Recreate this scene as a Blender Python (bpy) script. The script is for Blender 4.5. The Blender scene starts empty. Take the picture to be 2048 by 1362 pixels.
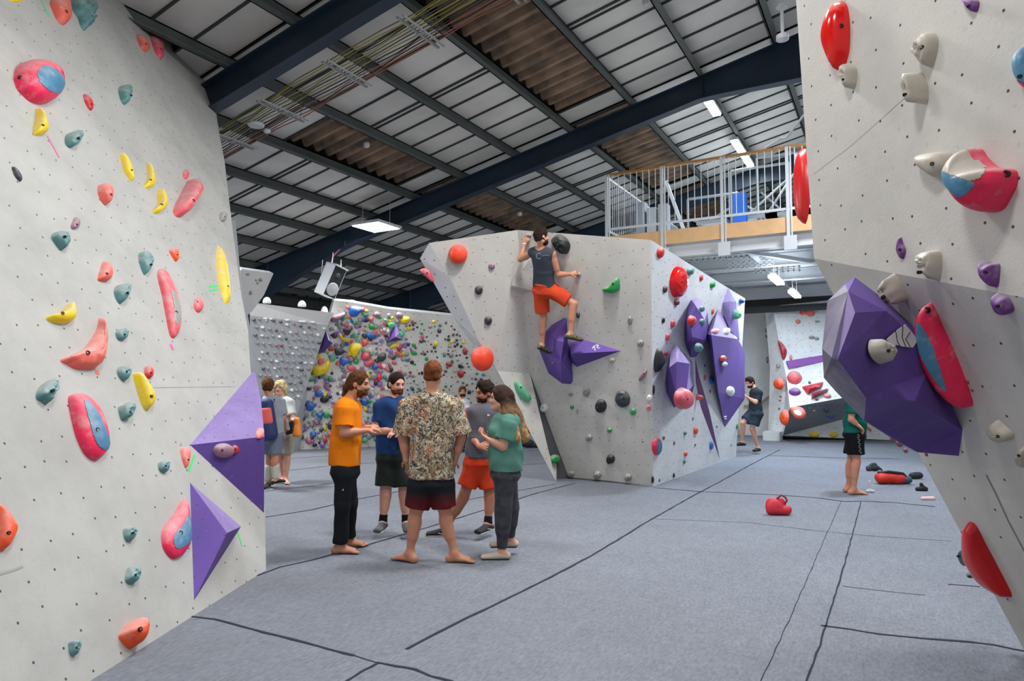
import bpy, math, random
import numpy as np
from mathutils import Vector, Matrix
random.seed(7); RNG=np.random.default_rng(7)
# ---------------------------------------------------------------- camera, world, lights, exposure
F_PX=1365.33; YAW=math.radians(29.1); PITCH=math.atan(86/F_PX); EYE=1.57
S=bpy.context.scene
cam=bpy.data.objects.new('camera',bpy.data.cameras.new('camera')); S.collection.objects.link(cam)
cam.location=(0,0,EYE); cam.rotation_euler=(math.pi/2+PITCH,0,YAW); cam.data.lens=24; cam.data.sensor_width=36
cam.data.clip_end=200; S.camera=cam
S.view_settings.view_transform='Standard'; S.view_settings.look='None'; S.view_settings.gamma=1
S.view_settings.use_curve_mapping=False; S.view_settings.exposure=-0.18
world=bpy.data.worlds.new('hall_ambience'); S.world=world; world.use_nodes=True
world.node_tree.nodes['Background'].inputs[0].default_value=(0.93,0.96,1,1)
world.node_tree.nodes['Background'].inputs[1].default_value=0.52
LAMPS=[ # x,y,z,size,watts,colour
 (-10.25,12.0,5.15,0.75,170,(1,.99,.97)),(-2.6,6.3,6.6,0.8,270,(1,.99,.97)),(.6,11.6,6.6,.8,430,(.82,.91,1)),(-0.4,5.0,7.0,0.8,170,(1,.99,.97)),  # the cool one is unseen, added to brighten the boulder's side face
 (-1.2,1.2,6.2,0.7,125,(1,.98,.95)),(-3.6,3.2,6.2,0.8,55,(1,.99,.97)),  # last one is unseen, added to brighten the near wall
 (-9.75,6.3,5.2,.8,330,(.97,.99,1)),(-9.6,17.2,5.0,0.9,330,(.95,.98,1)),(-13.5,7.6,4.4,.9,320,(.95,.98,1))]  # first one hangs unseen behind the near wall, added for the training board
TUBES=[(-2.05,15.0,3.75,140),(-2.0,17.6,3.75,125)]
def area(name,loc,size,power,col,size_y=None,rot=(0,0,0)):
    l=bpy.data.lights.new(name,'AREA'); l.energy=power; l.color=col; l.size=size
    if size_y: l.shape='RECTANGLE'; l.size_y=size_y
    o=bpy.data.objects.new(name,l); o.location=loc; o.rotation_euler=rot; S.collection.objects.link(o); return o
for (x,y,z,s,w,c) in LAMPS: area('panel_lamp_light',(x,y,z-.06),s,w,c)
for (x,y,z,w) in TUBES:
    area('tube_lamp_light',(x,y,z-.08),.25,w,(.78,.90,1),1.4)
    area('tube_lamp_uplight',(x,y,z+.075),.1,9,(.84,.93,1),1.2,rot=(math.pi,0,0))
# ---------------------------------------------------------------- helpers
FWD=np.array([-math.sin(YAW),math.cos(YAW),0.]); RGT=np.array([math.cos(YAW),math.sin(YAW),0.]); CAM=np.array([0,0,EYE]); UP=np.array([0,0,1.])
def ray(px,py):
    x=(px-1024)/F_PX; y=(681-py)/F_PX; c,s=math.cos(PITCH),math.sin(PITCH)
    return x*RGT+(c-y*s)*FWD+np.array([0,0,s+y*c])
def fl(px,py,z=0.): r=ray(px,py); return CAM+r*((z-EYE)/r[2])
def onp(px,py,p0,n): r=ray(px,py); return CAM+r*(np.dot(np.array(p0)-CAM,n)/np.dot(r,n))
def D(px,py,d): r=ray(px,py); return CAM+r*(d/np.dot(r,FWD))
def proj(P):
    P=np.atleast_2d(np.asarray(P,float))-CAM; c,s=math.cos(PITCH),math.sin(PITCH)
    x=P@RGT; fw=P@FWD; up=P[:,2]; zf=fw*c+up*s; y=-fw*s+up*c
    return np.stack([1024+F_PX*x/zf,681-F_PX*y/zf],1)
def nrm(v): v=np.asarray(v,float); return v/max(np.linalg.norm(v),1e-9)
def lin(c):
    return tuple((v/255/12.92 if v/255<=.04045 else ((v/255+.055)/1.055)**2.4) for v in c)+(1,)
MATS={}
def mat(name,rgb,rough=.6,metal=0,noise=0,nscale=8,rgb2=None,bump=0,bscale=40,emit=0,spec=.5,chalk=0,dust=0):
    if name in MATS: return MATS[name]
    m=bpy.data.materials.new(name); m.use_nodes=True; nt=m.node_tree; b=nt.nodes['Principled BSDF']
    b.inputs['Roughness'].default_value=rough; b.inputs['Metallic'].default_value=metal; b.inputs['Specular IOR Level'].default_value=spec
    base=lin(rgb); b.inputs['Base Color'].default_value=base
    L=nt.links.new; N=nt.nodes.new
    tc=N('ShaderNodeTexCoord')
    last=None
    if noise>0 or rgb2:
        nz=N('ShaderNodeTexNoise'); nz.inputs['Scale'].default_value=nscale; nz.inputs['Detail'].default_value=5
        L(tc.outputs['Object'],nz.inputs['Vector'])
        mr=N('ShaderNodeMapRange'); mr.inputs[1].default_value=.35; mr.inputs[2].default_value=.65
        L(nz.outputs[0],mr.inputs[0])
        mx=N('ShaderNodeMix'); mx.data_type='RGBA'; L(mr.outputs[0],mx.inputs[0])
        c2=lin(rgb2) if rgb2 else tuple(v*(1-noise) for v in base[:3])+(1,)
        c1=base if rgb2 else tuple(min(1,v*(1+noise*.5)) for v in base[:3])+(1,)
        mx.inputs[6].default_value=c1; mx.inputs[7].default_value=c2; L(mx.outputs[2],b.inputs['Base Color']); last=mx.outputs[2]
    if chalk>0:
        nz=N('ShaderNodeTexNoise'); nz.inputs['Scale'].default_value=9; nz.inputs['Detail'].default_value=6; nz.inputs['Roughness'].default_value=.7
        L(tc.outputs['Object'],nz.inputs['Vector'])
        mr=N('ShaderNodeMapRange'); mr.inputs[1].default_value=.52; mr.inputs[2].default_value=.75; mr.inputs[4].default_value=chalk
        L(nz.outputs[0],mr.inputs[0]); mx=N('ShaderNodeMix'); mx.data_type='RGBA'; L(mr.outputs[0],mx.inputs[0])
        if last: L(last,mx.inputs[6])
        else: mx.inputs[6].default_value=base
        mx.inputs[7].default_value=lin((225,220,215)); L(mx.outputs[2],b.inputs['Base Color'])
    if dust>0:
        src=b.inputs['Base Color'].links[0].from_socket if b.inputs['Base Color'].links else None
        ge=N('ShaderNodeNewGeometry'); sx=N('ShaderNodeSeparateXYZ'); L(ge.outputs['Normal'],sx.inputs[0])
        nz=N('ShaderNodeTexNoise'); nz.inputs['Scale'].default_value=14; nz.inputs['Detail'].default_value=5; L(tc.outputs['Object'],nz.inputs['Vector'])
        ad=N('ShaderNodeMath'); ad.operation='ADD'; L(sx.outputs[2],ad.inputs[0]); L(nz.outputs[0],ad.inputs[1])
        mr=N('ShaderNodeMapRange'); mr.inputs[1].default_value=.75; mr.inputs[2].default_value=1.45; mr.inputs[4].default_value=dust; L(ad.outputs[0],mr.inputs[0])
        mx=N('ShaderNodeMix'); mx.data_type='RGBA'; L(mr.outputs[0],mx.inputs[0])
        if src: L(src,mx.inputs[6])
        else: mx.inputs[6].default_value=base
        mx.inputs[7].default_value=lin((228,222,220)); L(mx.outputs[2],b.inputs['Base Color'])
    if bump>0:
        nz=N('ShaderNodeTexNoise'); nz.inputs['Scale'].default_value=bscale; nz.inputs['Detail'].default_value=4
        L(tc.outputs['Object'],nz.inputs['Vector']); bp=N('ShaderNodeBump'); bp.inputs['Strength'].default_value=bump; bp.inputs['Distance'].default_value=.01
        L(nz.outputs[0],bp.inputs['Height']); L(bp.outputs[0],b.inputs['Normal'])
    if emit: b.inputs['Emission Color'].default_value=base; b.inputs['Emission Strength'].default_value=emit
    MATS[name]=m; return m
def tag(o,label=None,cat=None,group=None,kind=None):
    if label: o['label']=label
    if cat: o['category']=cat
    if group: o['group']=group
    if kind: o['kind']=kind
    return o
def obj(name,v,f,m,parent=None,smooth=False,uv=None,origin=None,mats=None,mi=None):
    me=bpy.data.meshes.new(name); v=np.asarray(v,float)
    if parent is not None: off=np.array(parent['_o']); 
    elif origin is not None: off=np.array(origin,float)
    else: off=v.mean(0) if len(v) else np.zeros(3)
    o=bpy.data.objects.new(name,me)
    if parent is not None:
        me.from_pydata((v-off).tolist(),[],[list(map(int,q)) for q in f]); o.parent=parent; o['_o']=list(map(float,off))
    else:
        me.from_pydata((v-off).tolist(),[],[list(map(int,q)) for q in f]); o.location=off; o['_o']=list(map(float,off))
    for mm in (mats or [m]): me.materials.append(mm)
    if mi is not None: me.polygons.foreach_set('material_index',np.asarray(mi,np.int32))
    if smooth: me.polygons.foreach_set('use_smooth',[True]*len(me.polygons))
    if uv is not None:
        ul=me.uv_layers.new(name='UVMap'); li=[0]*len(me.loops); me.loops.foreach_get('vertex_index',li); uv=np.asarray(uv)
        ul.data.foreach_set('uv',uv[li].ravel() if len(uv)==len(v) else uv.ravel())
    me.update(); S.collection.objects.link(o); return o
def empty(name,loc):
    o=bpy.data.objects.new(name,None); o.location=tuple(loc); o['_o']=[float(a) for a in loc]; S.collection.objects.link(o); return o
class MB:
    def __init__(s): s.v=[]; s.f=[]
    def add(s,v,f):
        k=len(s.v); s.v+= [tuple(map(float,p)) for p in v]; s.f+=[[i+k for i in q] for q in f]; return s
    def box(s,c,h,ax=None):
        A=np.eye(3) if ax is None else np.array(ax); c=np.array(c,float)
        v=[c+A[0]*x*h[0]+A[1]*y*h[1]+A[2]*z*h[2] for x in(-1,1) for y in(-1,1) for z in(-1,1)]
        return s.add(v,[[0,1,3,2],[4,6,7,5],[0,4,5,1],[2,3,7,6],[0,2,6,4],[1,5,7,3]])
    def bar(s,a,b,w,h,up=(0,0,1)):
        a=np.array(a,float); b=np.array(b,float); t=nrm(b-a); x=nrm(np.cross(t,up)); z=np.cross(x,t)
        return s.box((a+b)/2,(w/2,np.linalg.norm(b-a)/2,h/2),(x,t,z))
    def tube(s,pts,r,n=8,cap=True):
        pts=[np.array(p,float) for p in pts]; rs=r if isinstance(r,(list,tuple)) else [r]*len(pts); k=len(s.v)
        t0=nrm(pts[1]-pts[0]); ref=np.array([0,0,1.]) if abs(t0[2])<.9 else np.array([1.,0,0]); x=nrm(np.cross(ref,t0))
        vv=[];ff=[]
        for i,p in enumerate(pts):
            t=nrm(pts[min(i+1,len(pts)-1)]-pts[max(i-1,0)]); x=nrm(x-t*np.dot(x,t)); y=np.cross(t,x)
            for j in range(n): a=2*math.pi*j/n; vv.append(p+(x*math.cos(a)+y*math.sin(a))*rs[i])
        for i in range(len(pts)-1):
            for j in range(n): ff.append([i*n+j,i*n+(j+1)%n,(i+1)*n+(j+1)%n,(i+1)*n+j])
        if cap: ff+= [list(range(n))[::-1],[(len(pts)-1)*n+j for j in range(n)]]
        return s.add(vv,ff)
    def lathe(s,o,prof,n=24,ax=None):
        A=np.eye(3) if ax is None else np.array(ax); o=np.array(o,float); vv=[];ff=[]
        for (r,z) in prof:
            for j in range(n): a=2*math.pi*j/n; vv.append(o+A[0]*r*math.cos(a)+A[1]*r*math.sin(a)+A[2]*z)
        for i in range(len(prof)-1):
            for j in range(n): ff.append([i*n+j,i*n+(j+1)%n,(i+1)*n+(j+1)%n,(i+1)*n+j])
        ff+=[list(range(n))[::-1],[(len(prof)-1)*n+j for j in range(n)]]
        return s.add(vv,ff)
    def prism(s,poly,off):
        n=len(poly); a=[np.array(p,float) for p in poly]; b=[p+np.array(off) for p in a]
        return s.add(a+b,[list(range(n)),list(range(2*n-1,n-1,-1))]+[[i,n+i,n+(i+1)%n,(i+1)%n] for i in range(n)])
    def out(s,name,m,parent=None,smooth=False,**k): return obj(name,s.v,s.f,m,parent,smooth,**k)
def struct(o): o['kind']='structure'; return o
class Plane:
    def __init__(s,a,b,c):
        s.p0=np.array(a,float); n=nrm(np.cross(np.array(b)-s.p0,np.array(c)-s.p0))
        if np.dot(n,CAM-s.p0)<0: n=-n
        s.n=n; s.u=nrm(np.cross(UP,n)); s.v=np.cross(n,s.u)
    def hit(s,px,py,h=0.): return onp(px,py,s.p0+s.n*h,s.n)
    def to2(s,p): d=np.asarray(p)-s.p0; return np.stack([d@s.u,d@s.v],-1)
    def to3(s,q,h=0.): q=np.asarray(q); return s.p0+q[...,:1]*s.u+q[...,1:2]*s.v+(np.asarray(h)[...,None] if np.ndim(h) else h)*s.n
def wall_mat(name,rgb,hole=.045,scale=5.2,grime=.1):
    m=mat(name,rgb,.75); nt=m.node_tree; b=nt.nodes['Principled BSDF']; L=nt.links.new; N=nt.nodes.new
    uv=N('ShaderNodeUVMap'); uv.uv_map='UVMap'
    vo=N('ShaderNodeTexVoronoi'); vo.voronoi_dimensions='2D'; vo.inputs['Scale'].default_value=scale; vo.inputs['Randomness'].default_value=.42
    L(uv.outputs[0],vo.inputs['Vector'])
    mr=N('ShaderNodeMapRange'); mr.inputs[1].default_value=hole; mr.inputs[2].default_value=hole*1.35; mr.inputs[3].default_value=1; mr.inputs[4].default_value=0
    L(vo.outputs['Distance'],mr.inputs[0])
    nz=N('ShaderNodeTexNoise'); nz.inputs['Scale'].default_value=1.3; nz.inputs['Detail'].default_value=8; nz.inputs['Roughness'].default_value=.7; L(uv.outputs[0],nz.inputs['Vector'])
    mx=N('ShaderNodeMix'); mx.data_type='RGBA'; base=lin(rgb); mx.inputs[6].default_value=base; mx.inputs[7].default_value=tuple(v*(1-grime*2) for v in base[:3])+(1,)
    r2=N('ShaderNodeMapRange'); r2.inputs[1].default_value=.4; r2.inputs[2].default_value=.75; L(nz.outputs[0],r2.inputs[0]); L(r2.outputs[0],mx.inputs[0])
    # fine scuffs
    n3=N('ShaderNodeTexNoise'); n3.inputs['Scale'].default_value=22; n3.inputs['Detail'].default_value=3; L(uv.outputs[0],n3.inputs['Vector'])
    r3=N('ShaderNodeMapRange'); r3.inputs[1].default_value=.64; r3.inputs[2].default_value=.72; r3.inputs[4].default_value=.22; L(n3.outputs[0],r3.inputs[0])
    m3=N('ShaderNodeMix'); m3.data_type='RGBA'; L(r3.outputs[0],m3.inputs[0]); L(mx.outputs[2],m3.inputs[6]); m3.inputs[7].default_value=lin((150,150,150))
    m2=N('ShaderNodeMix'); m2.data_type='RGBA'; L(mr.outputs[0],m2.inputs[0]); L(m3.outputs[2],m2.inputs[6]); m2.inputs[7].default_value=lin((70,68,68))
    L(m2.outputs[2],b.inputs['Base Color'])
    bp=N('ShaderNodeBump'); bp.inputs['Strength'].default_value=.25; bp.inputs['Distance'].default_value=.004
    n4=N('ShaderNodeTexNoise'); n4.inputs['Scale'].default_value=60; L(uv.outputs[0],n4.inputs['Vector']); L(n4.outputs[0],bp.inputs['Height']); L(bp.outputs[0],b.inputs['Normal'])
    return m
M_WALL=wall_mat('painted_plywood',(208,205,199),hole=.033)
M_WALLN=wall_mat('darkened_painted_plywood',(182,181,177),hole=.033,grime=.13)  # same wall paint, darkened to offset the strong lamp light on the near wall
M_WALLC=wall_mat('painted_plywood_cool_lit',(222,224,226))  # same wall paint with the cooler, stronger light put into the colour
M_PLAIN=mat('plain_plywood_paint',(205,203,200),.8,noise=.06,nscale=2)
M_GREYED=mat('grey_wall_edge',(128,132,136),.7,noise=.1)
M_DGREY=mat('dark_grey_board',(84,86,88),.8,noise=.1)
def facets(name,verts,faces,mats,mi,parent=None,back=None,origin=None):
    """separate planar facets, each with its own metric UV"""
    V=[];Fc=[];UV=[];off=0
    for f in faces:
        P=np.array([verts[i] for i in f]); n=nrm(np.cross(P[1]-P[0],P[2]-P[0]))
        u=np.cross(UP,n); u=nrm(u) if np.linalg.norm(u)>1e-3 else np.array([1.,0,0]); v=np.cross(n,u)
        for p in P: UV.append((p@u,p@v))
        V+=list(P); Fc.append(list(range(off,off+len(f)))); off+=len(f)
    return obj(name,V,Fc,None,parent,mats=mats,mi=mi,uv=UV,origin=origin)
# ---------------------------------------------------------------- setting: floor, shell, roof
M_FLOOR=mat('grey_carpet_matting',(140,146,158),.95,spec=.15)
def _fl():
    nt=M_FLOOR.node_tree; b=nt.nodes['Principled BSDF']; L=nt.links.new; N=nt.nodes.new
    tc=N('ShaderNodeTexCoord')
    def nz(s,d,r=.5,stretch=None):
        n=N('ShaderNodeTexNoise'); n.inputs['Scale'].default_value=s; n.inputs['Detail'].default_value=d; n.inputs['Roughness'].default_value=r
        if stretch:
            mp=N('ShaderNodeMapping'); mp.inputs['Scale'].default_value=stretch; L(tc.outputs['Object'],mp.inputs[0]); L(mp.outputs[0],n.inputs['Vector'])
        else: L(tc.outputs['Object'],n.inputs['Vector'])
        return n
    a=nz(1.1,6,.6); c=nz(55,3,.6,(1,.35,1)); d=nz(9,6,.75,(1.6,.5,1))
    def mr(x,lo,hi,t0,t1):
        m=N('ShaderNodeMapRange'); L(x.outputs[0],m.inputs[0]); m.inputs[1].default_value=lo; m.inputs[2].default_value=hi; m.inputs[3].default_value=t0; m.inputs[4].default_value=t1; return m
    A=mr(a,.3,.7,.93,1.06); C=mr(c,.3,.7,.80,1.16); E=mr(d,.35,.7,.88,1.07)
    m1=N('ShaderNodeMath'); m1.operation='MULTIPLY'; L(A.outputs[0],m1.inputs[0]); L(C.outputs[0],m1.inputs[1])
    m2=N('ShaderNodeMath'); m2.operation='MULTIPLY'; L(m1.outputs[0],m2.inputs[0]); L(E.outputs[0],m2.inputs[1])
    vm=N('ShaderNodeVectorMath'); vm.operation='SCALE'; vm.inputs[0].default_value=lin((124,128,137))[:3]; L(m2.outputs[0],vm.inputs['Scale']); L(vm.outputs[0],b.inputs['Base Color'])
    bp=N('ShaderNodeBump'); bp.inputs['Strength'].default_value=.5; bp.inputs['Distance'].default_value=.006; L(c.outputs[0],bp.inputs['Height']); L(bp.outputs[0],b.inputs['Normal'])
_fl()
floor=struct(MB().box((-5,10,-.15),(16,16,.15)).out('floor',M_FLOOR,origin=(0,0,0)))
M_SEAM=mat('dark_mat_seam',(52,56,66),.95,spec=.1)
SEAMS=[([(380,1232),(430,1238),(480,1252),(530,1265),(585,1278),(640,1292),(672,1302),(708,1311)],.012),
 ([(692,1362),(725,1342),(757,1325),(790,1331),(830,1338),(862,1351),(905,1363)],.011),([(708,1311),(757,1325)],.004),
 ([(812,1298),(880,1262),(960,1223),(1040,1185),(1100,1155),(1190,1107),(1290,1046),(1385,992),(1440,963),(1500,930),(1560,899)],.012),
 ([(513,1151),(560,1134),(620,1121),(670,1107),(721,1094),(760,1082),(816,1066),(870,1050),(971,1019),(1070,987),(1150,966)],.013),
 ([(531,1034),(620,1020),(715,998),(806,981),(900,960)],.014),([(531,982),(620,972),(700,962)],.012),([(540,945),(690,928),(760,925)],.012),([(560,918),(760,905)],.014),
 ([(1306,975),(1400,983),(1480,986),(1560,990),(1640,996),(1690,1003),(1725,1002),(1790,1005),(1870,1013)],.018),
 ([(1722,1003),(1706,1065),(1690,1125),(1662,1215),(1640,1290),(1612,1362)],.006),([(1682,1003),(1650,1075),(1600,1190),(1560,1280),(1522,1362)],.0025),
 ([(1642,1250),(1700,1258),(1760,1268),(1850,1277),(1940,1283),(1990,1290),(2060,1304)],.012),
 ([(1300,1037),(1500,1045),(1640,1062),(1760,1073),(1905,1082)],.005),([(1685,1172),(1760,1181),(1850,1190)],.005),([(1895,1168),(1960,1173)],.008),
 ([(1535,911),(1600,913),(1690,916),(1800,918)],.02),([(1150,905),(1300,905)],.015),([(1070,895),(1130,890)],.015),
 ([(960,905),(1080,900)],.012),([(930,1000),(1110,968)],.01),([(1010,931),(1100,926)],.012)]
for pl,w in SEAMS:
    P=[fl(*p,z=.003) for p in pl]; Q=[]
    for a,b in zip(P,P[1:]):
        k=max(2,int(np.linalg.norm(b-a)/.12))
        for i in range(k): Q.append(a+(b-a)*i/k)
    Q.append(P[-1]); v=[];f=[]
    for i,p in enumerate(Q):
        t=nrm(Q[min(i+1,len(Q)-1)]-Q[max(i-1,0)]); s=np.cross(t,UP); j=random.uniform(-.004,.004); ww=w*random.uniform(.7,1.2)
        v+=[p+s*(j-ww),p+s*(j+ww)]
    f=[[2*i,2*i+1,2*i+3,2*i+2] for i in range(len(Q)-1)]
    struct(obj('seam',v,f,M_SEAM,floor))
SL=.22; Z0=7.9
def rz(X): return Z0+SL*X
# roof sheets
M_SHEET=mat('grey_lining_panel',(212,209,203),.75,noise=.12,nscale=1.2)
M_SHEETB=mat('stained_roof_sheet',(150,124,102),.85,rgb2=(98,84,72),noise=.3,nscale=2.5)
M_TBAR=mat('dark_panel_joint',(58,62,62),.8)
M_PURL=mat('grey_green_purlin',(80,86,84),.55,noise=.15,nscale=2)
M_RAFT=mat('navy_painted_steel',(27,45,62),.5,noise=.2,nscale=1.5)
PX=[-1.65-1.318*k for k in range(-3,12)]
PX=sorted(PX); RY=[.35,6.42,12.5,18.6,24.7]
ceil=MB(); brown=MB(); tb=MB()
BR=[(-9.56,-8.24),(-5.604,-4.286)]
xs=[-17.2]+PX+[4.0]
for x0,x1 in zip(xs,xs[1:]):
    isb=any(abs(x0-a)<.1 for a,b in BR)
    for y0,y1 in zip([-3.4]+RY[:-1],RY):
        segs=[]
        if isb:
            ya=y0+(2.0 if y0==.35 else .1); yb=y1-.62
            if y0>6: ya=y0+(2.2 if (x0<-9 and y0<7) else .1)
            if y0<-1: segs=[(y0,y1,0)]
            else: segs=[(y0,ya,0),(ya,yb,1),(yb,y1,0)]
        else: segs=[(y0,y1,0)]
        for a,b,k in segs:
            zz=lambda x:rz(x)+.2
            if not k:
                ceil.add([(x0,a,zz(x0)),(x1,a,zz(x1)),(x1,b,zz(x1)),(x0,b,zz(x0))],[[0,1,2,3]])
                y=b
                n=max(1,round((b-a)/.61))
                for i in range(n+1):
                    y=a+(b-a)*i/n
                    tb.bar((x0,y,zz(x0)-.012),(x1,y,zz(x1)-.012),.035,.03)
                    if i==n//2 and n>5: tb.bar((x0,y+.12,zz(x0)-.012),(x1,y+.12,zz(x1)-.012),.03,.03)
            else:
                n=int((b-a)/.035); v=[];f=[]
                for i in range(n+1):
                    y=a+(b-a)*i/n; h=.06*max(-1,min(1,1.6*math.sin(2*math.pi*(y-a)/.30)))+.1
                    v+=[(x0,y,zz(x0)+h),(x1,y,zz(x1)+h)]
                f=[[2*i,2*i+1,2*i+3,2*i+2] for i in range(n)]
                brown.add(v,f)
ceiling=struct(ceil.out('ceiling',M_SHEET,origin=(0,0,0)))
struct(brown.out('ceiling_stained_sheets',M_SHEETB,origin=(0,0,0)))
struct(MB().prism([(-17.3,-3.5,rz(-17.3)+.42),(4.2,-3.5,rz(4.2)+.42),(4.2,25,rz(4.2)+.42),(-17.3,25,rz(-17.3)+.42)],(0,0,.05)).out('ceiling_outer_skin',mat('dark_outer_skin',(60,56,52),.9)))
struct(tb.out('ceiling_panel_joints',M_TBAR,origin=(0,0,0)))
for i,x in enumerate(PX):
    for j,(a,b) in enumerate(zip([-3.4]+RY[:-1],RY)):
        if i%1==0:
            z=rz(x); q=MB(); q.bar((x,a,z+.1),(x,b,z+.1),.02,.2); q.bar((x+.045,a,z+.01),(x+.045,b,z+.01),.11,.02); q.bar((x-.04,a,z+.19),(x-.04,b,z+.19),.1,.02)
            o=q.out('roof_purlin',M_PURL); tag(o,'grey green steel purlin spanning the roof between blue rafters','purlin','steel purlins under the roof')
def rafter(Y,nm,lab):
    r=empty('roof_rafter',(-6,Y,rz(-6))); tag(r,lab,'rafter')
    def zt(x): return rz(x)
    def dep(x):
        d=.42
        if x<-11.6: d+=(-11.6-x)*.16
        if x>-2.9: d+=(x+2.9)*.22
        return d
    xs=np.linspace(-16.6,4,60); w=MB(); v=[];f=[]
    for x in xs: v+=[(x,Y-.012,zt(x)),(x,Y-.012,zt(x)-dep(x)),(x,Y+.012,zt(x)-dep(x)),(x,Y+.012,zt(x))]
    for i in range(len(xs)-1):
        for k in range(4): f.append([4*i+k,4*i+(k+1)%4,4*i+4+(k+1)%4,4*i+4+k])
    w.add(v,f); w.out('web',M_RAFT,r)
    for nm2,fz in (('top_flange',lambda x:zt(x)-.01),('bottom_flange',lambda x:zt(x)-dep(x))):
        q=MB(); v=[];f=[]
        for x in xs: v+=[(x,Y-.1,fz(x)),(x,Y+.1,fz(x)),(x,Y+.1,fz(x)-.022),(x,Y-.1,fz(x)-.022)]
        for i in range(len(xs)-1):
            for k in range(4): f.append([4*i+k,4*i+(k+1)%4,4*i+4+(k+1)%4,4*i+4+k])
        q.add(v,f); q.out(nm2,M_RAFT,r)
    q=MB(); q.bar((-16.4,Y,0),(-16.4,Y,rz(-16.4)),.35,.2,up=(0,1,0)); q.out('column',M_RAFT,r)
    for x in (-14.3,-11.6,-2.9):
        q=MB(); q.bar((x,Y,zt(x)-.02),(x,Y,zt(x)-dep(x)),.012,.19,up=(0,1,0)); q.out('stiffener_plate',M_RAFT,r)
rafter(RY[0],'a','navy steel rafter above the near end of the hall')
rafter(RY[1],'b','navy steel rafter above the left climbing wall, beside the cable run')
rafter(RY[2],'c','navy steel rafter crossing behind the lamp panel above the boulder')
rafter(RY[3],'d','navy steel rafter above the mezzanine balcony')
# shell walls
M_CLAD=mat('dark_grey_cladding',(96,98,96),.7,noise=.2,nscale=1.2)
v=[];f=[];n=0
ys=np.arange(-3,26,.06)
for y in ys:
    h=.03*(1 if (y%.5)<.12 else 0); v+=[(-16.75+h,y,0),(-16.75+h,y,rz(-16.75)+.3)]
f=[[2*i,2*i+1,2*i+3,2*i+2] for i in range(len(ys)-1)]
struct(obj('wall_left_cladding',v,f,M_CLAD))
M_DARKST=mat('dark_steel_rail',(38,42,44),.6)
q=MB(); q.bar((-16.6,-3,4.15),(-16.6,26,4.15),.14,.26); q.bar((-16.6,-3,3.0),(-16.6,26,3.0),.1,.12); struct(q.out('trim_1',M_DARKST))
struct(MB().box((-6.3,25.2,3.8),(10.4,.1,4.2)).out('wall_far',mat('dark_far_wall',(60,62,64),.9,noise=.2,nscale=.6)))
M_BLOCK=mat('white_painted_blockwork',(196,198,198),.85,noise=.06,nscale=3)
struct(MB().box((-.3,21.9,1.95),(5.2,.1,1.95)).out('wall_back',M_BLOCK))
q=MB()
a=np.array(onp(1466,860,(0,21.7,0),(0,1,0))); b=np.array(onp(1500,812,(0,21.7,0),(0,1,0))); c=np.array(onp(1540,770,(0,21.7,0),(0,1,0)))
q.bar(onp(1488,812,(0,21.7,0),(0,1,0)),onp(1514,812,(0,21.7,0),(0,1,0)),.04,.07); q.bar(onp(1514,812,(0,21.7,0),(0,1,0)),onp(1545,788,(0,21.7,0),(0,1,0)),.04,.07)
q.out('wall_ledge',mat('brown_batten',(140,126,106),.7)); bpy.data.objects['wall_ledge']['kind']='structure'
struct(MB().box((-4.75,21.7,.16),(.55,.06,.07)).out('trim_2',mat('red_skirting',(178,60,52),.6)))
# ---------------------------------------------------------------- left climbing wall
L0=fl(180,1362); L1=fl(532,1140); du=nrm(L1-L0)
def _solve():
    lo,hi=0.,25.
    for _ in range(50):
        t=(lo+hi)/2; a=math.radians(t); nh=nrm(np.cross(du,UP));  # horizontal normal toward the camera side
        if np.dot(nh,CAM-L1)<0: nh=-nh
        upv=UP*math.cos(a)-nh*math.sin(a); n=nrm(np.cross(du,upv)); p=onp(420,150,L1,n)
        if np.dot(p-L1,du)>0.0: lo=t
        else: hi=t
    return upv,t
upv,TILT=_solve()
WL=Plane(L1,L1+du,L1+upv)
def wallpoly(name,pl,pts,thick,m,side=None,struct_=True,parent=None):
    P=[np.array(p,float) for p in pts]; n=len(P); B=[p-pl.n*thick for p in P]
    V=P+B; F=[list(range(n)),list(range(2*n-1,n-1,-1))]+[[i,n+i,n+(i+1)%n,(i+1)%n] for i in range(n)]
    uv=[tuple(pl.to2(p)) for p in V]
    o=obj(name,V,F,None,parent,mats=[m,side or M_GREYED],mi=[0]+[1]*(n+1),uv=uv)
    if struct_: struct(o)
    return o
edge=[(532,1141),(530,1025),(516,850),(501,737),(496,660),(483,592),(476,540),(463,440),(449,321),(439,270),(421,152)]
E=[WL.hit(*p) for p in edge]; ztop=E[-1][2]; E[0]=np.array(L1)
back=-7.2
tb0=L1+du*back; s=(ztop-tb0[2])/upv[2]
pts=E+[tb0+upv*s,tb0]
wl_=wallpoly('wall_left',WL,pts,.35,M_WALLN)
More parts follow.
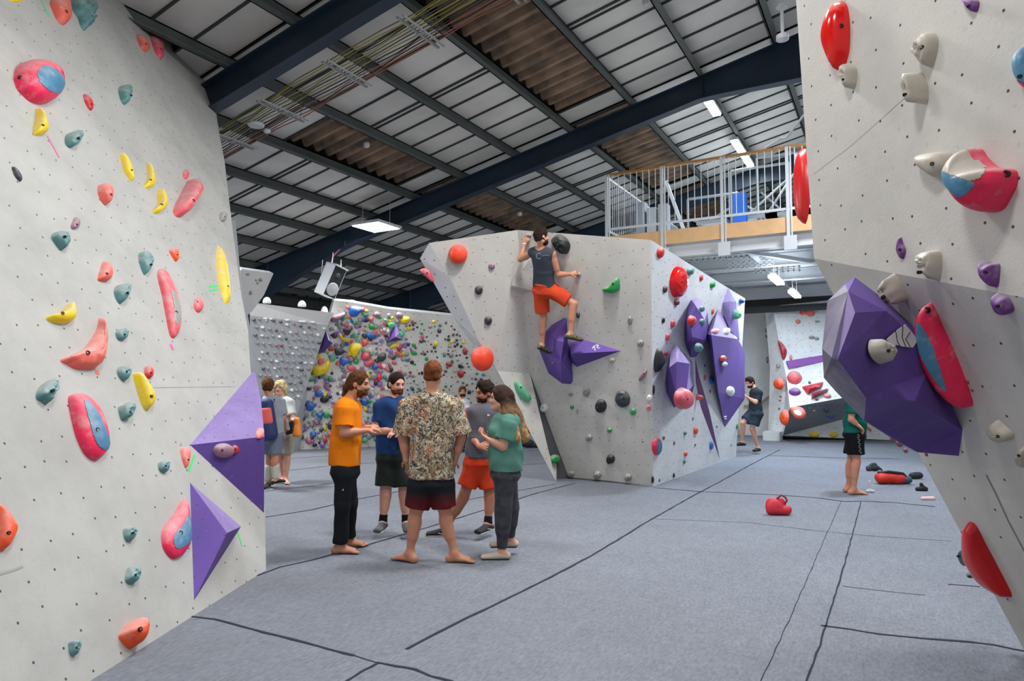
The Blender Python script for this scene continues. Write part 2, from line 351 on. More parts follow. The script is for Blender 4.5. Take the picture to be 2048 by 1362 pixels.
# thin return strip running back along the outer edge
st=[(463,440),(476,540),(483,592),(496,660),(501,737),(516,850)]; rt=[(471,440),(479,530),(488,592),(501,660),(512,737),(518,850)]
A=[WL.hit(*p)-WL.n*.02 for p in st]; B=[D(x,y,float((a-CAM)@FWD)+.28) for (x,y),a in zip(rt,A)]
v=A+B+[a-WL.n*.3 for a in A]+[b-WL.n*.3 for b in B]; k=len(A); f=[]
for i in range(k-1): f+=[[i,i+1,k+i+1,k+i],[k+i,k+i+1,3*k+i+1,3*k+i],[2*k+i,3*k+i,3*k+i+1,2*k+i+1]]
struct(obj('trim_3',v,f,M_GREYED))
def pseam(pl,pts,w,par,m=None,nm='panel_seam'):
    P=[pl.hit(x,y,.002) for x,y in pts]; v=[]; 
    for i,p in enumerate(P): t=nrm(P[min(i+1,len(P)-1)]-P[max(i-1,0)]); s_=np.cross(pl.n,t)*w/2; v+=[p-s_,p+s_]
    struct(obj(nm,v,[[2*i,2*i+1,2*i+3,2*i+2] for i in range(len(P)-1)],m or M_SC,par))
M_SC=mat('filled_panel_joint',(158,156,152),.8)
pseam(WL,[(300,775),(400,774),(470,773)],.006,wl_); pseam(WL,[(0,1148),(28,1140),(46,1133)],.012,wl_)
# ---------------------------------------------------------------- right climbing wall
RB=D(1628,517,4.3); RC=D(2048,595,2.9); RA=D(1592,0,4.3); RF=fl(2052,1308)
WR1=Plane(RA,RB,RC); WR2=Plane(RB,RC,RF)
cdir=nrm(RC-RB); RCe=RB+cdir*4.6; RAt=WR1.hit(1590,-30); top2=RCe+(RAt-RB)
bdir=nrm(np.array([WR2.u[0],WR2.u[1],0])); 
if np.dot(bdir,cdir)<0: bdir=-bdir
RFe=RF+bdir*4.6
backv=np.array([1.0,.45,0])*1.0
V=[RAt,RB,RCe,top2,RF,RFe,RAt+backv*2.5,RB+backv*2.2,RF+backv*1.4,RFe+backv*1.2,top2+backv*1.2]
V[7]=RB+nrm(np.array([1,.5,0]))*2.4; V[6]=RAt+nrm(np.array([1,.5,0]))*2.5; V[8]=RF+nrm(np.array([1,.5,0]))*1.6
wr_=struct(facets('wall_right',V,[[0,1,2,3],[1,4,5,2],[0,6,7,1],[1,7,8,4]],[M_WALL,M_WALLC],[0,0,1,1]))
pseam(WR1,[(1627,348),(1700,293),(1760,240),(1813,192)],.0025,wr_); pseam(WR2,[(1972,950),(1990,985),(2015,1040),(2060,1125)],.011,wr_,M_GREYED)
# ---------------------------------------------------------------- centre boulder
b0=fl(1138,957); b1=fl(1306,973); q1=D(1302,480,10.45); q0=D(1035,460,10.05)
lt=D(858,486,10.0); lc=D(840,517,10.15)
c3=D(995,742,10.75); gp=D(1060,747,10.75)
o1=D(905,632,10.55); o2=D(947,692,10.85); o3=D(990,745,10.95); o4=D(1042,819,11.05); wf=fl(1112,963)
s1=fl(1472,913)
MAIN=Plane(b0,b1,q0); q1=MAIN.hit(1302,480); gp=MAIN.hit(1060,747); LEFTF=Plane(q0,c3,lt); LOWF=Plane(c3,gp,wf); SIDE=Plane(q1,b1,s1); s0=SIDE.hit(1490,597); c1=LEFTF.hit(899,553); c2=LEFTF.hit(959,684)
V=[q1,b1,b0,gp,q0,lt,lc,c1,c2,c3,o1,o2,o3,o4,wf,s0,s1]
# 0 q1 1 b1 2 b0 3 gp 4 q0 5 lt 6 lc 7 c1 8 c2 9 c3 10 o1 11 o2 12 o3 13 o4 14 wf 15 s0 16 s1
bk=[q1+FWD*.2+np.array([0,5,0])*.0]
back=[np.array([-6.2,13.4,3.6]),np.array([-6.0,13.2,0]),s0+np.array([-1.6,1.2,0]),s1+np.array([-1.6,1.2,0]),D(905,560,12.6)]
V+=back
F=[[0,1,2,3],[0,3,4],[4,3,9],[4,9,8],[4,8,7],[4,7,5],[5,7,6],[7,10,6],[7,8,10],[8,11,10],[8,9,11],[9,12,11],[9,3,14],[9,14,13],[9,13,12],[0,15,16,1]]
mi=[0,0,0,0,0,0,1,1,1,1,1,1,0,0,0,1]
F+=[[6,10,17],[10,11,17],[11,12,17],[12,13,17],[13,14,17],[14,18,17],[6,17,5],[5,17,4],[4,17,19],[4,19,15],[4,15,0],[15,19,20,16],[17,18,20,19]]
mi+=[2]*13
boulder=facets('climbing_boulder',V,F,[M_WALL,M_WALLC,M_PLAIN],mi,origin=(b1[0]-1,b1[1]+1.5,0))
tag(boulder,'tall white free-standing climbing boulder in the middle of the matted floor','climbing wall')
# recess wedge and dark kick strip
rb=b0+nrm(FWD+.5*RGT)*.55
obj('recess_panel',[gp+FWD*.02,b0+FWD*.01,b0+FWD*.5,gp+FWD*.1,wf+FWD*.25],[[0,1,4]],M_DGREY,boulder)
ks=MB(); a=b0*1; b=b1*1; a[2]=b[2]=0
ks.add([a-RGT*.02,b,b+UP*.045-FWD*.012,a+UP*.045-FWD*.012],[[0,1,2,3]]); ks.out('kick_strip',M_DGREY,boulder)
# ---------------------------------------------------------------- spray wall and board in the far corner
B1=fl(600,899); B2=fl(935,887); SP=Plane(B1,B2,D(668,601,B1@FWD-.9))
M_SPRAY=wall_mat('spray_wall_paint',(216,214,206),hole=.05,scale=5)
sp=[SP.hit(668,601),SP.hit(700,604),SP.hit(780,618),SP.hit(905,631),SP.hit(1060,650),SP.hit(1110,884),SP.hit(935,887),SP.hit(600,899),SP.hit(592,835),SP.hit(622,740),SP.hit(655,650)]
wallpoly('wall_spray',SP,sp,.25,M_SPRAY)
TH=D(497,604,14.0); TI=D(668,626,14.9); TK=D(655,650,15.0); TJ=D(500,631,14.1)
TB=Plane(TJ,TK,fl(598,900)); 
t0=TB.hit(500,915); t1=fl(598,900)
TB=Plane(TJ,TK,t1)
facets_o=facets('training_board',[TH,TI,TK,TJ,t0,t1,TH+np.array([-1.2,.9,0]),TI+np.array([-1.0,.9,0]),TB.hit(592,835)],[[0,1,2,3],[3,2,8,5,4],[0,6,7,1],[1,7,5,8,2]],[M_PLAIN,mat('grey_board_paint',(176,178,180),.8,noise=.05)],[0,1,0,1],origin=t0)
tag(facets_o,'grey overhanging training board in the far corner, filled with small screw-on footholds','climbing board')
TB=Plane(TJ,TK,t1)
# small overhanging panel beyond the near wall's edge
u0=D(484,538,11.6); u1=D(547,547,12.2); u2=D(530,585,12.2); u3=D(500,628,12.2); u4=D(478,640,11.8)
UPP=Plane(u0,u1,u3)
pu=wallpoly('wall_overhang',UPP,[u0,u1,UPP.hit(528,590),UPP.hit(505,622),UPP.hit(470,650),UPP.hit(465,560)],.12,M_PLAIN)
# ---------------------------------------------------------------- back right climbing wall under the mezzanine
q=[D(1529,612,19.3),D(1545,612,19.2),D(1660,600,19.0),fl(1560,880),fl(1760,882)]
BR0=fl(1563,876); BR1=fl(1790,880)
k0=D(1545,612,19.0);k1=D(1780,588,18.3);k2=D(1572,750,18.6);k3=D(1800,705,17.6)
m0=D(1580,815,18.0);m1=D(1800,775,17.2);n0=fl(1562,876);n1=fl(1800,881); p0_=D(1566,871,19.15); p1_=D(1800,808,18.9)
c0=D(1529,614,19.5);c1_=D(1534,700,19.5);c2_=D(1540,876,19.6); j0=D(1556,745,18.9)
V=[k0,k1,k2,k3,m0,m1,n0,n1,c0,D(1540,735,19.4),fl(1536,877),j0,D(1562,705,18.8),p0_,p1_]
brw=facets('wall_back_right',V,[[0,1,3,2,12],[2,3,5,4],[4,5,14,13],[13,14,7,6],[8,0,12,9],[9,12,2,4,13,6,10]],[M_WALLC,mat('under_board_shade',(150,154,158),.8,noise=.05)],[0,0,1,0,0,0])  # grey facet carries the overhang's shade in its colour
struct(brw)
BU=Plane(k0,k1,k2); BM=Plane(k2,k3,m0); BK=Plane(m0,m1,p0_); BKK=Plane(p0_,p1_,n1); BS=Plane(V[9],V[12],V[4])
q=MB(); q.prism([D(1572,722,18.62),D(1665,707,18.3),D(1662,720,18.3),D(1576,736,18.6)],-FWD*.05); struct(q.out('trim_4',mat('purple_trim',(132,76,160),.6)))
struct(MB().box(fl(1546,880)+np.array([0,.0,.12]),(.22,.3,.12)).out('trim_5',M_BLOCK))
# ---------------------------------------------------------------- mezzanine
MY=13.2; DZ=4.62; MX=-5.1
M_WHITEST=mat('white_painted_steel',(196,199,202),.45)
M_PLY=mat('birch_plywood_edge',(214,170,122),.6,noise=.08,nscale=5)
M_OAK=mat('oak_handrail',(168,120,66),.45,noise=.15,nscale=9)
M_UNDER=mat('grey_metal_deck',(232,236,238),.6,noise=.08)
deck=MB().box(((MX+5)/2,(MY+22)/2,DZ-.12),((5-MX)/2,(22-MY)/2,.1)).out('floor_mezzanine',M_UNDER); struct(deck)
q=MB().box(((MX+5)/2,MY-.02,DZ-.16),((5-MX)/2,.02,.14)); struct(q.out('trim_6',M_PLY))
rib=MB()
for y in np.arange(MY+.15,21.8,.3): rib.box(((MX+5)/2,y,DZ-.24),((5-MX)/2,.06,.03))
struct(rib.out('ceiling_mezzanine_ribs',M_UNDER))
def ibeam(a,b,h,w,lab,grp=None,nm='support_beam'):
    a=np.array(a,float);b=np.array(b,float); q=MB(); q.bar(a,b,.014,h); q.bar(a+UP*h/2,b+UP*h/2,w,.018); q.bar(a-UP*h/2,b-UP*h/2,w,.018)
    o=q.out(nm,M_WHITEST); tag(o,lab,'beam',grp); return o
ibeam((MX,MY+.08,DZ-.42),(5,MY+.08,DZ-.42),.26,.16,'long white steel edge beam under the balcony railing')
for y in (15.4,17.6): ibeam((MX+.1,y,DZ-.42),(5,y,DZ-.42),.24,.15,'white steel beam crossing under the mezzanine deck','beams crossing under the mezzanine')
ibeam((MX+.1,20.3,DZ-.5),(5,20.3,DZ-.5),.3,.15,'white steel beam against the back wall under the mezzanine')
for x in (-4.0,-2.4,-.5): ibeam((x,MY+.2,DZ-.38),(x,20.2,DZ-.38),.16,.1,'white steel joist running back beneath the deck','joists under the mezzanine')
for k,(x,y) in enumerate([(-3.3,13.9),(-2.6,15.1),(-2.2,16.2)]):
    # perforated brackets hanging under deck
    q=MB()
    for i in range(9): q.box((x-.45+i*.115,y,DZ-.42),(.012,.02,.16))
    for j in range(4): q.box((x,y,DZ-.54+j*.09),(.5,.02,.012))
    tag(q.out('perforated_bracket',M_WHITEST),'perforated white steel bracket under the mezzanine edge','bracket','perforated brackets under the mezzanine')
q=MB(); q.bar((-2.6,13.6,DZ-.45),(-.6,16.6,DZ-.55),.08,.08); tag(q.out('brace',M_WHITEST),'diagonal white steel brace beneath the mezzanine deck','brace')
q=MB(); q.bar((-3.9,13.6,DZ-.5),(-1.0,14.4,DZ-.38),.05,.07); tag(q.out('brace',M_WHITEST),'slim white steel brace just under the balcony edge beam','brace')
q=MB(); q.box((0,19.9,3.62),(4.8,.03,.09)); struct(q.out('trim_7',M_DARKST))
RT=5.9
rail=empty('balcony_railing',(-2,MY,DZ)); tag(rail,'white balustrade with wooden handrail along the mezzanine front','railing')
q=MB().box(((MX+4)/2,MY,RT),((4-MX)/2,.045,.022)); q.out('handrail',M_OAK,rail)
posts=[MX+.02+1.17*k for k in range(8)]
for x in posts:
    q=MB(); q.box((x,MY-.045,(RT+DZ-.6)/2),(.028,.012,(RT-DZ+.6)/2)); q.box((x+.06,MY-.045,(RT+DZ-.6)/2),(.012,.012,(RT-DZ+.6)/2))
    q.box((x+.03,MY-.06,DZ-.5),(.11,.01,.13)); q.out('post',M_WHITEST,rail)
q=MB().box(((MX+4)/2,MY-.03,DZ+.13),((4-MX)/2,.018,.022)); q.out('bottom_rail',M_WHITEST,rail)
nb=0
for x0_,x1_ in zip(posts,posts[1:]):
    for k in range(1,9):
        x=x0_+(x1_-x0_)*k/9
        MB().tube([(x,MY-.03,DZ+.13),(x,MY-.03,RT-.02)],.0085,6).out('baluster',M_WHITEST,rail)
# side railing running back
sr=empty('balcony_railing',(MX,MY+2,DZ)); tag(sr,'white balustrade running back along the open side of the mezzanine','railing')
MB().box((MX,MY+2.7,RT-.03),(.02,2.7,.02)).out('top_rail',M_WHITEST,sr); MB().box((MX,MY+2.7,DZ+.13),(.018,2.7,.022)).out('bottom_rail',M_WHITEST,sr)
for k in range(42): MB().tube([(MX,MY+.13*k+.1,DZ+.13),(MX,MY+.13*k+.1,RT-.04)],.0085,6).out('baluster',M_WHITEST,sr)
# ---------------------------------------------------------------- climbing holds
CR={'A':(0,0,560/1658),'B':(0,440,560/1658),'C':(0,880,560/1582),'G':(820,450,500/1261),'R':(1270,460,400/1048),'S':(1580,0,468/1386),
    'T':(1600,440,448/1220),'U':(1640,820,408/1111),'V':(1440,580,260/1042),'W':(600,600,260/1967),'X':(980,430,300/1104),'P':(0,0,1.),'Y':(700,580,280/1907),'Z':(480,560,300/2043),'Q':(500,720,200/973)}
def cp(c,pts): a,b,k=CR[c]; return [(a+x*k,b+y*k) for x,y in pts]
COL=dict(teal=(84,134,134),coral=(232,104,88),red=(206,44,44),brightred=(226,22,18),yellow=(236,204,22),pink=(238,36,84),rose=(222,88,98),palepink=(225,130,140),
 orange=(244,84,34),ball=(250,74,40),blue=(38,100,190),dullblue=(74,132,166),purple=(112,52,132),lilac=(146,112,188),black=(34,36,38),grey=(150,148,144),beige=(188,180,166),
 white=(232,232,228),green=(34,150,74),palegreen=(96,190,140),darkpurple=(64,40,58),crimson=(170,30,46),dark=(52,62,66),maroon=(126,42,60),neon=(64,224,116),neonpink=(250,90,160),mauve=(150,110,130),navy=(40,60,120))
M_HOLE=mat('bolt_hole_dark',(22,20,22),.8)
def hm(c): return mat('hold_'+c,COL[c],.5,noise=.1,nscale=12,bump=.15,bscale=60,chalk=.0 if c in('black','grey','beige','white','ball','brightred') else .3,dust=.22 if c in('brightred','ball','black') else .38) if c not in('brightred',) else mat('hold_gloss_red',COL[c],.16,dust=.4)
def smooth_closed(P,n):
    P=np.array(P,float); m=len(P); d=np.linalg.norm(np.roll(P,-1,0)-P,axis=1); T=np.concatenate([[0],np.cumsum(d)]); out=[]
    for s in np.linspace(0,T[-1],n,endpoint=False):
        i=min(np.searchsorted(T,s,side='right')-1,m-1); t=(s-T[i])/max(d[i],1e-9); p0,p1,p2,p3=P[(i-1)%m],P[i],P[(i+1)%m],P[(i+2)%m]
        out.append(.5*((2*p1)+(-p0+p2)*t+(2*p0-5*p1+4*p2-p3)*t*t+(-p0+3*p1-3*p2+p3)*t**3))
    return np.array(out)
def ell(cx,cy,w,h,ang=0,n=14,sq=2.):
    a=math.radians(ang); o=[]
    for k in range(n):
        t=2*math.pi*k/n; x=math.copysign(abs(math.cos(t))**(2/sq),math.cos(t))*w/2; y=math.copysign(abs(math.sin(t))**(2/sq),math.sin(t))*h/2
        o.append((cx+x*math.cos(a)-y*math.sin(a),cy+x*math.sin(a)+y*math.cos(a)))
    return o
def inpoly(pts,poly):
    x,y=pts[:,0],pts[:,1]; c=np.zeros(len(pts),bool); n=len(poly)
    for i in range(n):
        x1,y1=poly[i]; x2,y2=poly[(i+1)%n]
        with np.errstate(divide='ignore',invalid='ignore'):
            c^=((y1>y)!=(y2>y))&(x<(x2-x1)*(y-y1)/((y2-y1) if y2!=y1 else 1e-9)+x1)
    return c
def dome(pl,outline,hf,col,label,group=None,name='climbing_hold',n=30,rings=8,power=2.2,peak=(0,0),rough=0,insert=None,insert_col='dullblue',insert2=None,bolt=True,cat='climbing hold',sink=.004,center=None,H=None,fit=4,concave=0,origin=None,mater=None,boltpx=None):
    P=smooth_closed(outline,n); wx=P[:,0].max()-P[:,0].min(); wy=P[:,1].max()-P[:,1].min(); tc=np.array([(P[:,0].max()+P[:,0].min())/2,(P[:,1].max()+P[:,1].min())/2])
    p3=pl.hit(*tc); dep=(p3-CAM)@FWD
    if H is None: H=hf*min(wx,wy)*dep/F_PX
    q=np.array([pl.to2(pl.hit(*p)) for p in P]); c=q.mean(0) if center is None else pl.to2(pl.hit(*center))
    sx=sy=1.;t=np.zeros(2)
    rr=np.linspace(1,0,rings+1)[:-1]; pk=np.array(peak)*H
    noise=RNG.uniform(-1,1,(rings,n)); 
    for _ in range(2): noise=(noise+np.roll(noise,1,1)+np.roll(noise,-1,1))/3
    def build():
        qq=(q-c)*[sx,sy]; V=[]
        for i,r in enumerate(rr):
            prof=max(0,(1-r**power))**(1/power)
            if concave: prof*=1-concave*math.exp(-(r/.45)**2)
            pt=c+t+qq*r+pk*prof
            h=H*prof*(1+rough*noise[i])-(sink if i==0 else 0)
            V.append(pl.to3(pt,h if np.ndim(h) else np.full(n,h)))
        V=np.concatenate(V+[pl.to3((c+t+pk*1.)[None],np.array([H*(1-concave)]))]); return V
    for _ in range(fit):
        V=build(); pr=proj(V); w=np.ptp(pr[:,0]); h=np.ptp(pr[:,1])
        sx=float(np.clip(sx*(wx/w)**1.1,.3,3)); sy=float(np.clip(sy*(wy/h)**1.1,.3,3))
        V=build(); pr=proj(V); cc=(pr.max(0)+pr.min(0))/2
        t=t+pl.to2(pl.hit(*tc))-pl.to2(pl.hit(*cc))
    V=build(); F=[]
    for i in range(rings-1):
        for j in range(n): F.append([i*n+j,i*n+(j+1)%n,(i+1)*n+(j+1)%n,(i+1)*n+j])
    k=(rings-1)*n
    for j in range(n): F.append([k+j,k+(j+1)%n,rings*n])
    o=obj(name,V,F,mater or hm(col),smooth=True,origin=pl.to3((c+t)[None],np.zeros(1))[0])
    tag(o,label,cat,group)
    for insert,insert_col in ([] if insert is None else [(insert,insert_col)])+(insert2 or []):
        C=np.array([V[f].mean(0) for f in F]); pc=proj(C); ins=inpoly(pc,smooth_closed(insert,40))
        nn=[]; Fi=[f for f,b in zip(F,ins) if b]
        if Fi:
            used=sorted({i for f in Fi for i in f}); mp={a:b for b,a in enumerate(used)}; vv=V[used]
            cen=pl.to3((c+t)[None],np.array([-H*.6]))[0]; vv=vv+np.array([nrm(p-cen) for p in vv])*.004
            obj('color_insert' if insert_col!='beige' else 'chalked_patch',vv,[[mp[i] for i in f] for f in Fi],hm(insert_col),o,smooth=True)
    if bolt:
        i=int(rings*.62); j=np.argmin(proj(V[i*n:(i+1)*n])[:,0]*0+abs(proj(V[i*n:(i+1)*n])[:,1]-tc[1]))
        if boltpx is not None:
            pr=proj(V); idx=int(np.argmin(((pr-np.array(boltpx))**2).sum(1)+1e3*(np.arange(len(V))<n)))
        else:
            idx=i*n+int(np.argmin(np.linalg.norm(V[i*n:(i+1)*n]-CAM,axis=1)))
        cen=pl.to3((c+t)[None],np.array([-H*.4]))[0]; nn=nrm(.5*nrm(V[idx]-cen)+.8*pl.n); r=min(.016,max(.007,.07*min(wx,wy)*dep/F_PX))
        x=nrm(np.cross(nn,UP+.01)); y=np.cross(nn,x)
        MB().lathe(V[idx]-nn*.012,[(r,0),(r,.016),(r*.6,.0165),(r*.55,.010)],10,(x,y,nn)).out('bolt_hole',M_HOLE,o)
    return o
def strip(pl,a,b,w,col,label):
    A=pl.hit(*a,.002); B=pl.hit(*b,.002); t=nrm(B-A); s=np.cross(pl.n,t)*w/2
    o=obj('tape_strip',[A-s,B-s,B+s,A+s,A-s-pl.n*.001,B-s-pl.n*.001,B+s-pl.n*.001,A+s-pl.n*.001],[[0,1,2,3],[4,5,6,7],[0,1,5,4],[2,3,7,6],[1,2,6,5],[0,3,7,4]],mat('tape_'+col,COL[col],.5)); tag(o,label,'tape')
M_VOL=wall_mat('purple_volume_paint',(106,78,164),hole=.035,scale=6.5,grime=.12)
M_VOLD=wall_mat('shaded_purple_volume_paint',(92,66,146),hole=.035,scale=6.5,grime=.12)  # volume purple with the shade of lower and turned-away faces in the colour
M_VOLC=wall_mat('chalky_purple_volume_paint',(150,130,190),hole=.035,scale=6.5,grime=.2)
M_LIL=wall_mat('lit_purple_volume_paint',(176,160,214),hole=.03,scale=7,grime=.2)  # volume purple with the light on brighter faces put into the colour
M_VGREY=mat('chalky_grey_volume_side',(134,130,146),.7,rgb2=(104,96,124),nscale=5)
def volume(pl,verts,faces,mats,mi,label,group=None,name='climbing_volume'):
    V=[pl.hit(x,y,h) for x,y,h in verts]; c=np.mean([pl.hit(x,y,0) for x,y,h in verts],0)
    o=facets(name,V,faces,mats,mi,origin=c); tag(o,label,'climbing volume',group); return o
# ---- near left wall
LH=[
('A','P',[(60,-15),(110,-18),(140,0),(105,15),(70,12),(50,2)],0.38,'yellow','yellow hold cut off by the top edge of the near wall',{}),
('A','P',[(290,0),(330,-28),(400,-30),(425,60),(420,130),(380,152),(340,120),(310,60)],0.44,'coral','chalky orange-red oval hold high up between green tape and a lobed teal hold',{}),
('A','P',[(420,-20),(540,-30),(580,40),(580,100),(555,110),(560,165),(520,150),(510,190),(480,150),(465,100),(430,50)],0.44,'teal','lobed teal hold at the very top of the near wall',dict(rough=.5)),
('A','P',[(805,205),(850,225),(885,260),(885,300),(860,310),(825,275)],0.38,'coral','coral leaf-shaped hold below the wall rim, twin of a darker red one',{}),
('A','P',[(885,200),(930,220),(970,280),(965,345),(940,350),(905,290)],0.38,'rose','dark rose leaf-shaped hold touching the sloping top rim of the near wall',{}),
('A','P',[(490,560),(515,565),(550,610),(550,655),(525,650),(495,600)],0.38,'red','small red oval hold beside the big pink and blue ball hold',{}),
('A','P',[(697,520),(720,500),(780,510),(785,550),(760,600),(740,625),(710,590)],0.62,'teal','teal knob casting a shadow, below the two leaf-shaped holds',dict(rough=.25)),
('A','P',[(240,640),(260,660),(288,785),(275,805),(200,800),(195,770),(225,700)],0.62,'yellow','yellow pinch hold directly under the pink and blue ball',{}),
('A','P',[(380,820),(400,780),(480,770),(497,800),(480,850),(430,880),(390,860)],0.62,'teal','teal hold just below and beside the yellow pinch with pink tape',dict(rough=.25)),
('A','P',[(65,990),(85,995),(130,1060),(120,1080),(80,1040)],0.38,'dark','tiny dark slanted hold alone near the edge of the picture',dict(bolt=False)),
('A','P',[(715,910),(740,915),(775,990),(790,1078),(745,1040),(715,990)],0.50,'yellow','topmost of three yellow slivers in a row on the near wall',{}),
('A','P',[(885,965),(905,985),(920,1080),(910,1115),(860,1120),(850,1105),(878,1050)],0.50,'yellow','middle of three yellow slivers in a row on the near wall',{}),
('A','P',[(965,1115),(990,1170),(990,1230),(940,1270),(895,1255),(940,1210),(945,1150)],0.50,'yellow','lowest of three yellow slivers in a row, curved like a claw',{}),
('A','P',[(575,1110),(600,1085),(650,1095),(672,1150),(660,1200),(635,1220),(600,1190),(580,1150)],0.69,'coral','round coral knob hold with a deep bolt hole below the yellow slivers',{}),
('A','E',(1100,1033,42,62),.4,'rose','tiny rose hold just above the long rose pill-shaped hold',dict(bolt=False)),
('A','P',[(1155,1055),(1195,1090),(1200,1150),(1130,1240),(1080,1290),(1035,1280),(1025,1230),(1080,1150)],0.56,'rose','long rose pill-shaped hold tilted like a bar near the wall edge',{}),
('A','E',(1322,1285,54,64),.5,'grey','small grey hold at the far edge of the near wall',{}),
('A','P',[(415,1340),(450,1285),(475,1310),(470,1350),(430,1362)],0.50,'mauve','tiny mauve and grey hold above a teal half-moon hold',{}),
('B','P',[(298,90),(330,62),(390,70),(418,110),(410,160),(375,185),(340,150)],0.56,'teal','teal half-moon hold with two bolt holes, left of the coral knobs',dict(rough=.2)),
('B','P',[(630,243),(665,290),(668,340),(640,370),(580,360),(575,345),(600,290)],0.50,'coral','coral quarter-round hold left of a teal teardrop',{}),
('B','P',[(820,200),(860,185),(910,220),(905,280),(865,320),(845,325),(820,260)],0.56,'teal','teal teardrop hold beside the top of the long pink hold',dict(rough=.2)),
('B','P',[(998,172),(1055,172),(1060,210),(1045,250),(1010,205)],0.44,'orange','tiny orange-red triangular hold above the long pink hold',{}),
('B','P',[(1325,150),(1355,200),(1362,300),(1350,480),(1320,497),(1300,470),(1280,330),(1290,220)],0.44,'yellow','tall yellow lens-shaped hold near the wall edge with green tape',{}),
('B','P',[(670,410),(700,380),(770,375),(775,420),(740,480),(710,500),(680,460)],0.56,'teal','teal fang-shaped hold casting a long shadow in the wall centre',dict(rough=.2)),
('B','E',(1175,505,64,92),.45,'rose','small oval rose hold right of the long pink hold',dict(boltpx=(395,603))),
('B','P',[(265,575),(350,560),(430,485),(450,520),(452,580),(430,610),(370,620),(300,605)],0.50,'yellow','yellow smile-shaped hold above the big coral boomerang',{}),
('B','P',[(680,660),(720,640),(760,645),(760,690),(730,718),(690,705)],0.50,'teal','small teal hold to the side of the coral boomerang tip',dict(rough=.3)),
('B','P',[(688,885),(720,862),(775,870),(775,920),(740,960),(700,930)],0.50,'teal','small teal hold touching the top of a yellow wedge',dict(rough=.3)),
('B','P',[(850,880),(875,862),(908,880),(905,930),(880,943),(855,925)],0.50,'red','small round red hold right of the yellow wedge top',{}),
('B','P',[(785,905),(805,905),(870,1000),(920,1080),(870,1130),(835,1110),(800,1000)],0.50,'yellow','yellow wedge hold tilted steeply, widening downwards',{}),
('B','P',[(210,1030),(240,985),(320,940),(350,960),(345,1020),(300,1060),(280,1100),(240,1075),(210,1060)],0.50,'teal','wide teal hold above the big pink and blue slab hold',dict(rough=.35)),
('B','P',[(698,1100),(740,1095),(770,1075),(805,1090),(800,1140),(770,1180),(715,1190),(700,1150)],0.56,'teal','heart-shaped teal hold under the yellow wedge',dict(rough=.3)),
('B','E',(1070,1328,16,30),.3,'grey','tiny grey screw-on chip left of the purple pyramid tip',dict(bolt=False)),
('C','P',[(1015,60),(1030,42),(1060,40),(1078,62),(1060,130),(1040,162),(1020,110)],0.44,'coral','coral shield hold tucked at the tip of the large purple pyramid',{}),
('C','P',[(890,130),(920,115),(960,125),(955,165),(935,190),(895,175)],0.50,'teal','small teal hold left of the coral shield hold',dict(rough=.3)),
('C','P',[(-30,370),(5,382),(60,430),(100,500),(80,550),(10,630),(-40,600)],0.50,'orange','large orange hold cut by the side of the picture',{}),
('C','P',[(692,510),(730,490),(775,492),(768,540),(740,575),(700,570)],0.50,'teal','upper of two teal holds left of the pink pear-shaped hold',dict(rough=.3)),
('C','P',[(710,760),(740,715),(795,715),(790,775),(760,815),(705,810)],0.50,'teal','teal hold on the lower wall, below its twin and beside the long purple wedge',dict(rough=.3)),
('C','P',[(665,1125),(740,1050),(825,998),(845,1040),(820,1110),(790,1160),(735,1185),(690,1160)],0.62,'orange','large orange hold just above the floor at the foot of the near wall',{}),
('C','P',[(385,1150),(420,1128),(460,1140),(450,1175),(415,1225),(385,1215)],0.56,'teal','lowest teal hold on the near wall, left of the large orange one',dict(rough=.3)),
]
for c,k,p,hf,col,lab,kw in LH:
    if k=='E': a,b,s=CR[c]; out=ell(a+p[0]*s,b+p[1]*s,p[2]*s,p[3]*s,p[4] if len(p)>4 else 0)
    else: out=cp(c,p)
    dome(WL,out,hf,col,lab.replace('left of','beside').replace('right of','beside'),'holds on the near climbing wall',**kw)
dome(WL,cp('A',[(78,440),(100,375),(170,350),(250,360),(330,400),(375,455),(385,520),(375,570),(330,610),(260,622),(190,600),(140,560),(95,510)]),.5,'pink','large round hold, bright pink with a blue patch, high on the near wall',None,n=110,rings=34,insert=cp('A',[(222,440),(245,395),(290,390),(345,420),(382,480),(375,545),(320,548),(270,520),(235,480)]),boltpx=(37,157))
dome(WL,[(135,800),(145,787),(168,788),(192,806),(206,832),(217,868),(218,900),(200,918),(185,922),(165,908),(150,880),(142,850)],.35,'pink','large pink slab hold with a long blue side low on the near wall',None,n=110,rings=34,insert=cp('B',[(500,1068),(545,1090),(600,1180),(640,1280),(648,1350),(600,1350),(560,1290),(530,1190)]))
dome(WL,cp('B',[(930,330),(950,290),(990,300),(1030,370),(1065,450),(1070,560),(1055,650),(1015,700),(980,690),(965,610),(950,450)]),.35,'rose','long pink bean-shaped hold with a chalky grey side in the wall middle',None,n=110,rings=34,insert=cp('B',[(1010,410),(1050,450),(1072,540),(1058,610),(1035,600),(1030,500)]),insert_col='grey')
dome(WL,cp('C',[(1060,340),(1078,360),(1082,560),(1060,620),(1010,665),(960,672),(915,620),(907,550),(930,490),(1000,420)]),.35,'pink','pink and blue pear-shaped hold half hidden behind the long purple wedge',None,n=110,rings=34,insert=cp('C',[(1060,425),(1085,470),(1080,560),(1040,600),(1000,610),(980,560),(1000,515),(1040,470)]))
dome(WL,cp('B',[(350,830),(500,770),(570,700),(610,640),(630,575),(640,700),(610,840),(570,885),(450,885),(380,850)]),.3,'coral','big coral boomerang-shaped hold with a pointed top',None,n=48,center=cp('B',[(560,800)])[0],rough=.1)
strip(WL,cp('A',[(245,0)])[0],cp('A',[(292,98)])[0],.018,'neon','green tape strip high on the near wall beside an orange-red hold')
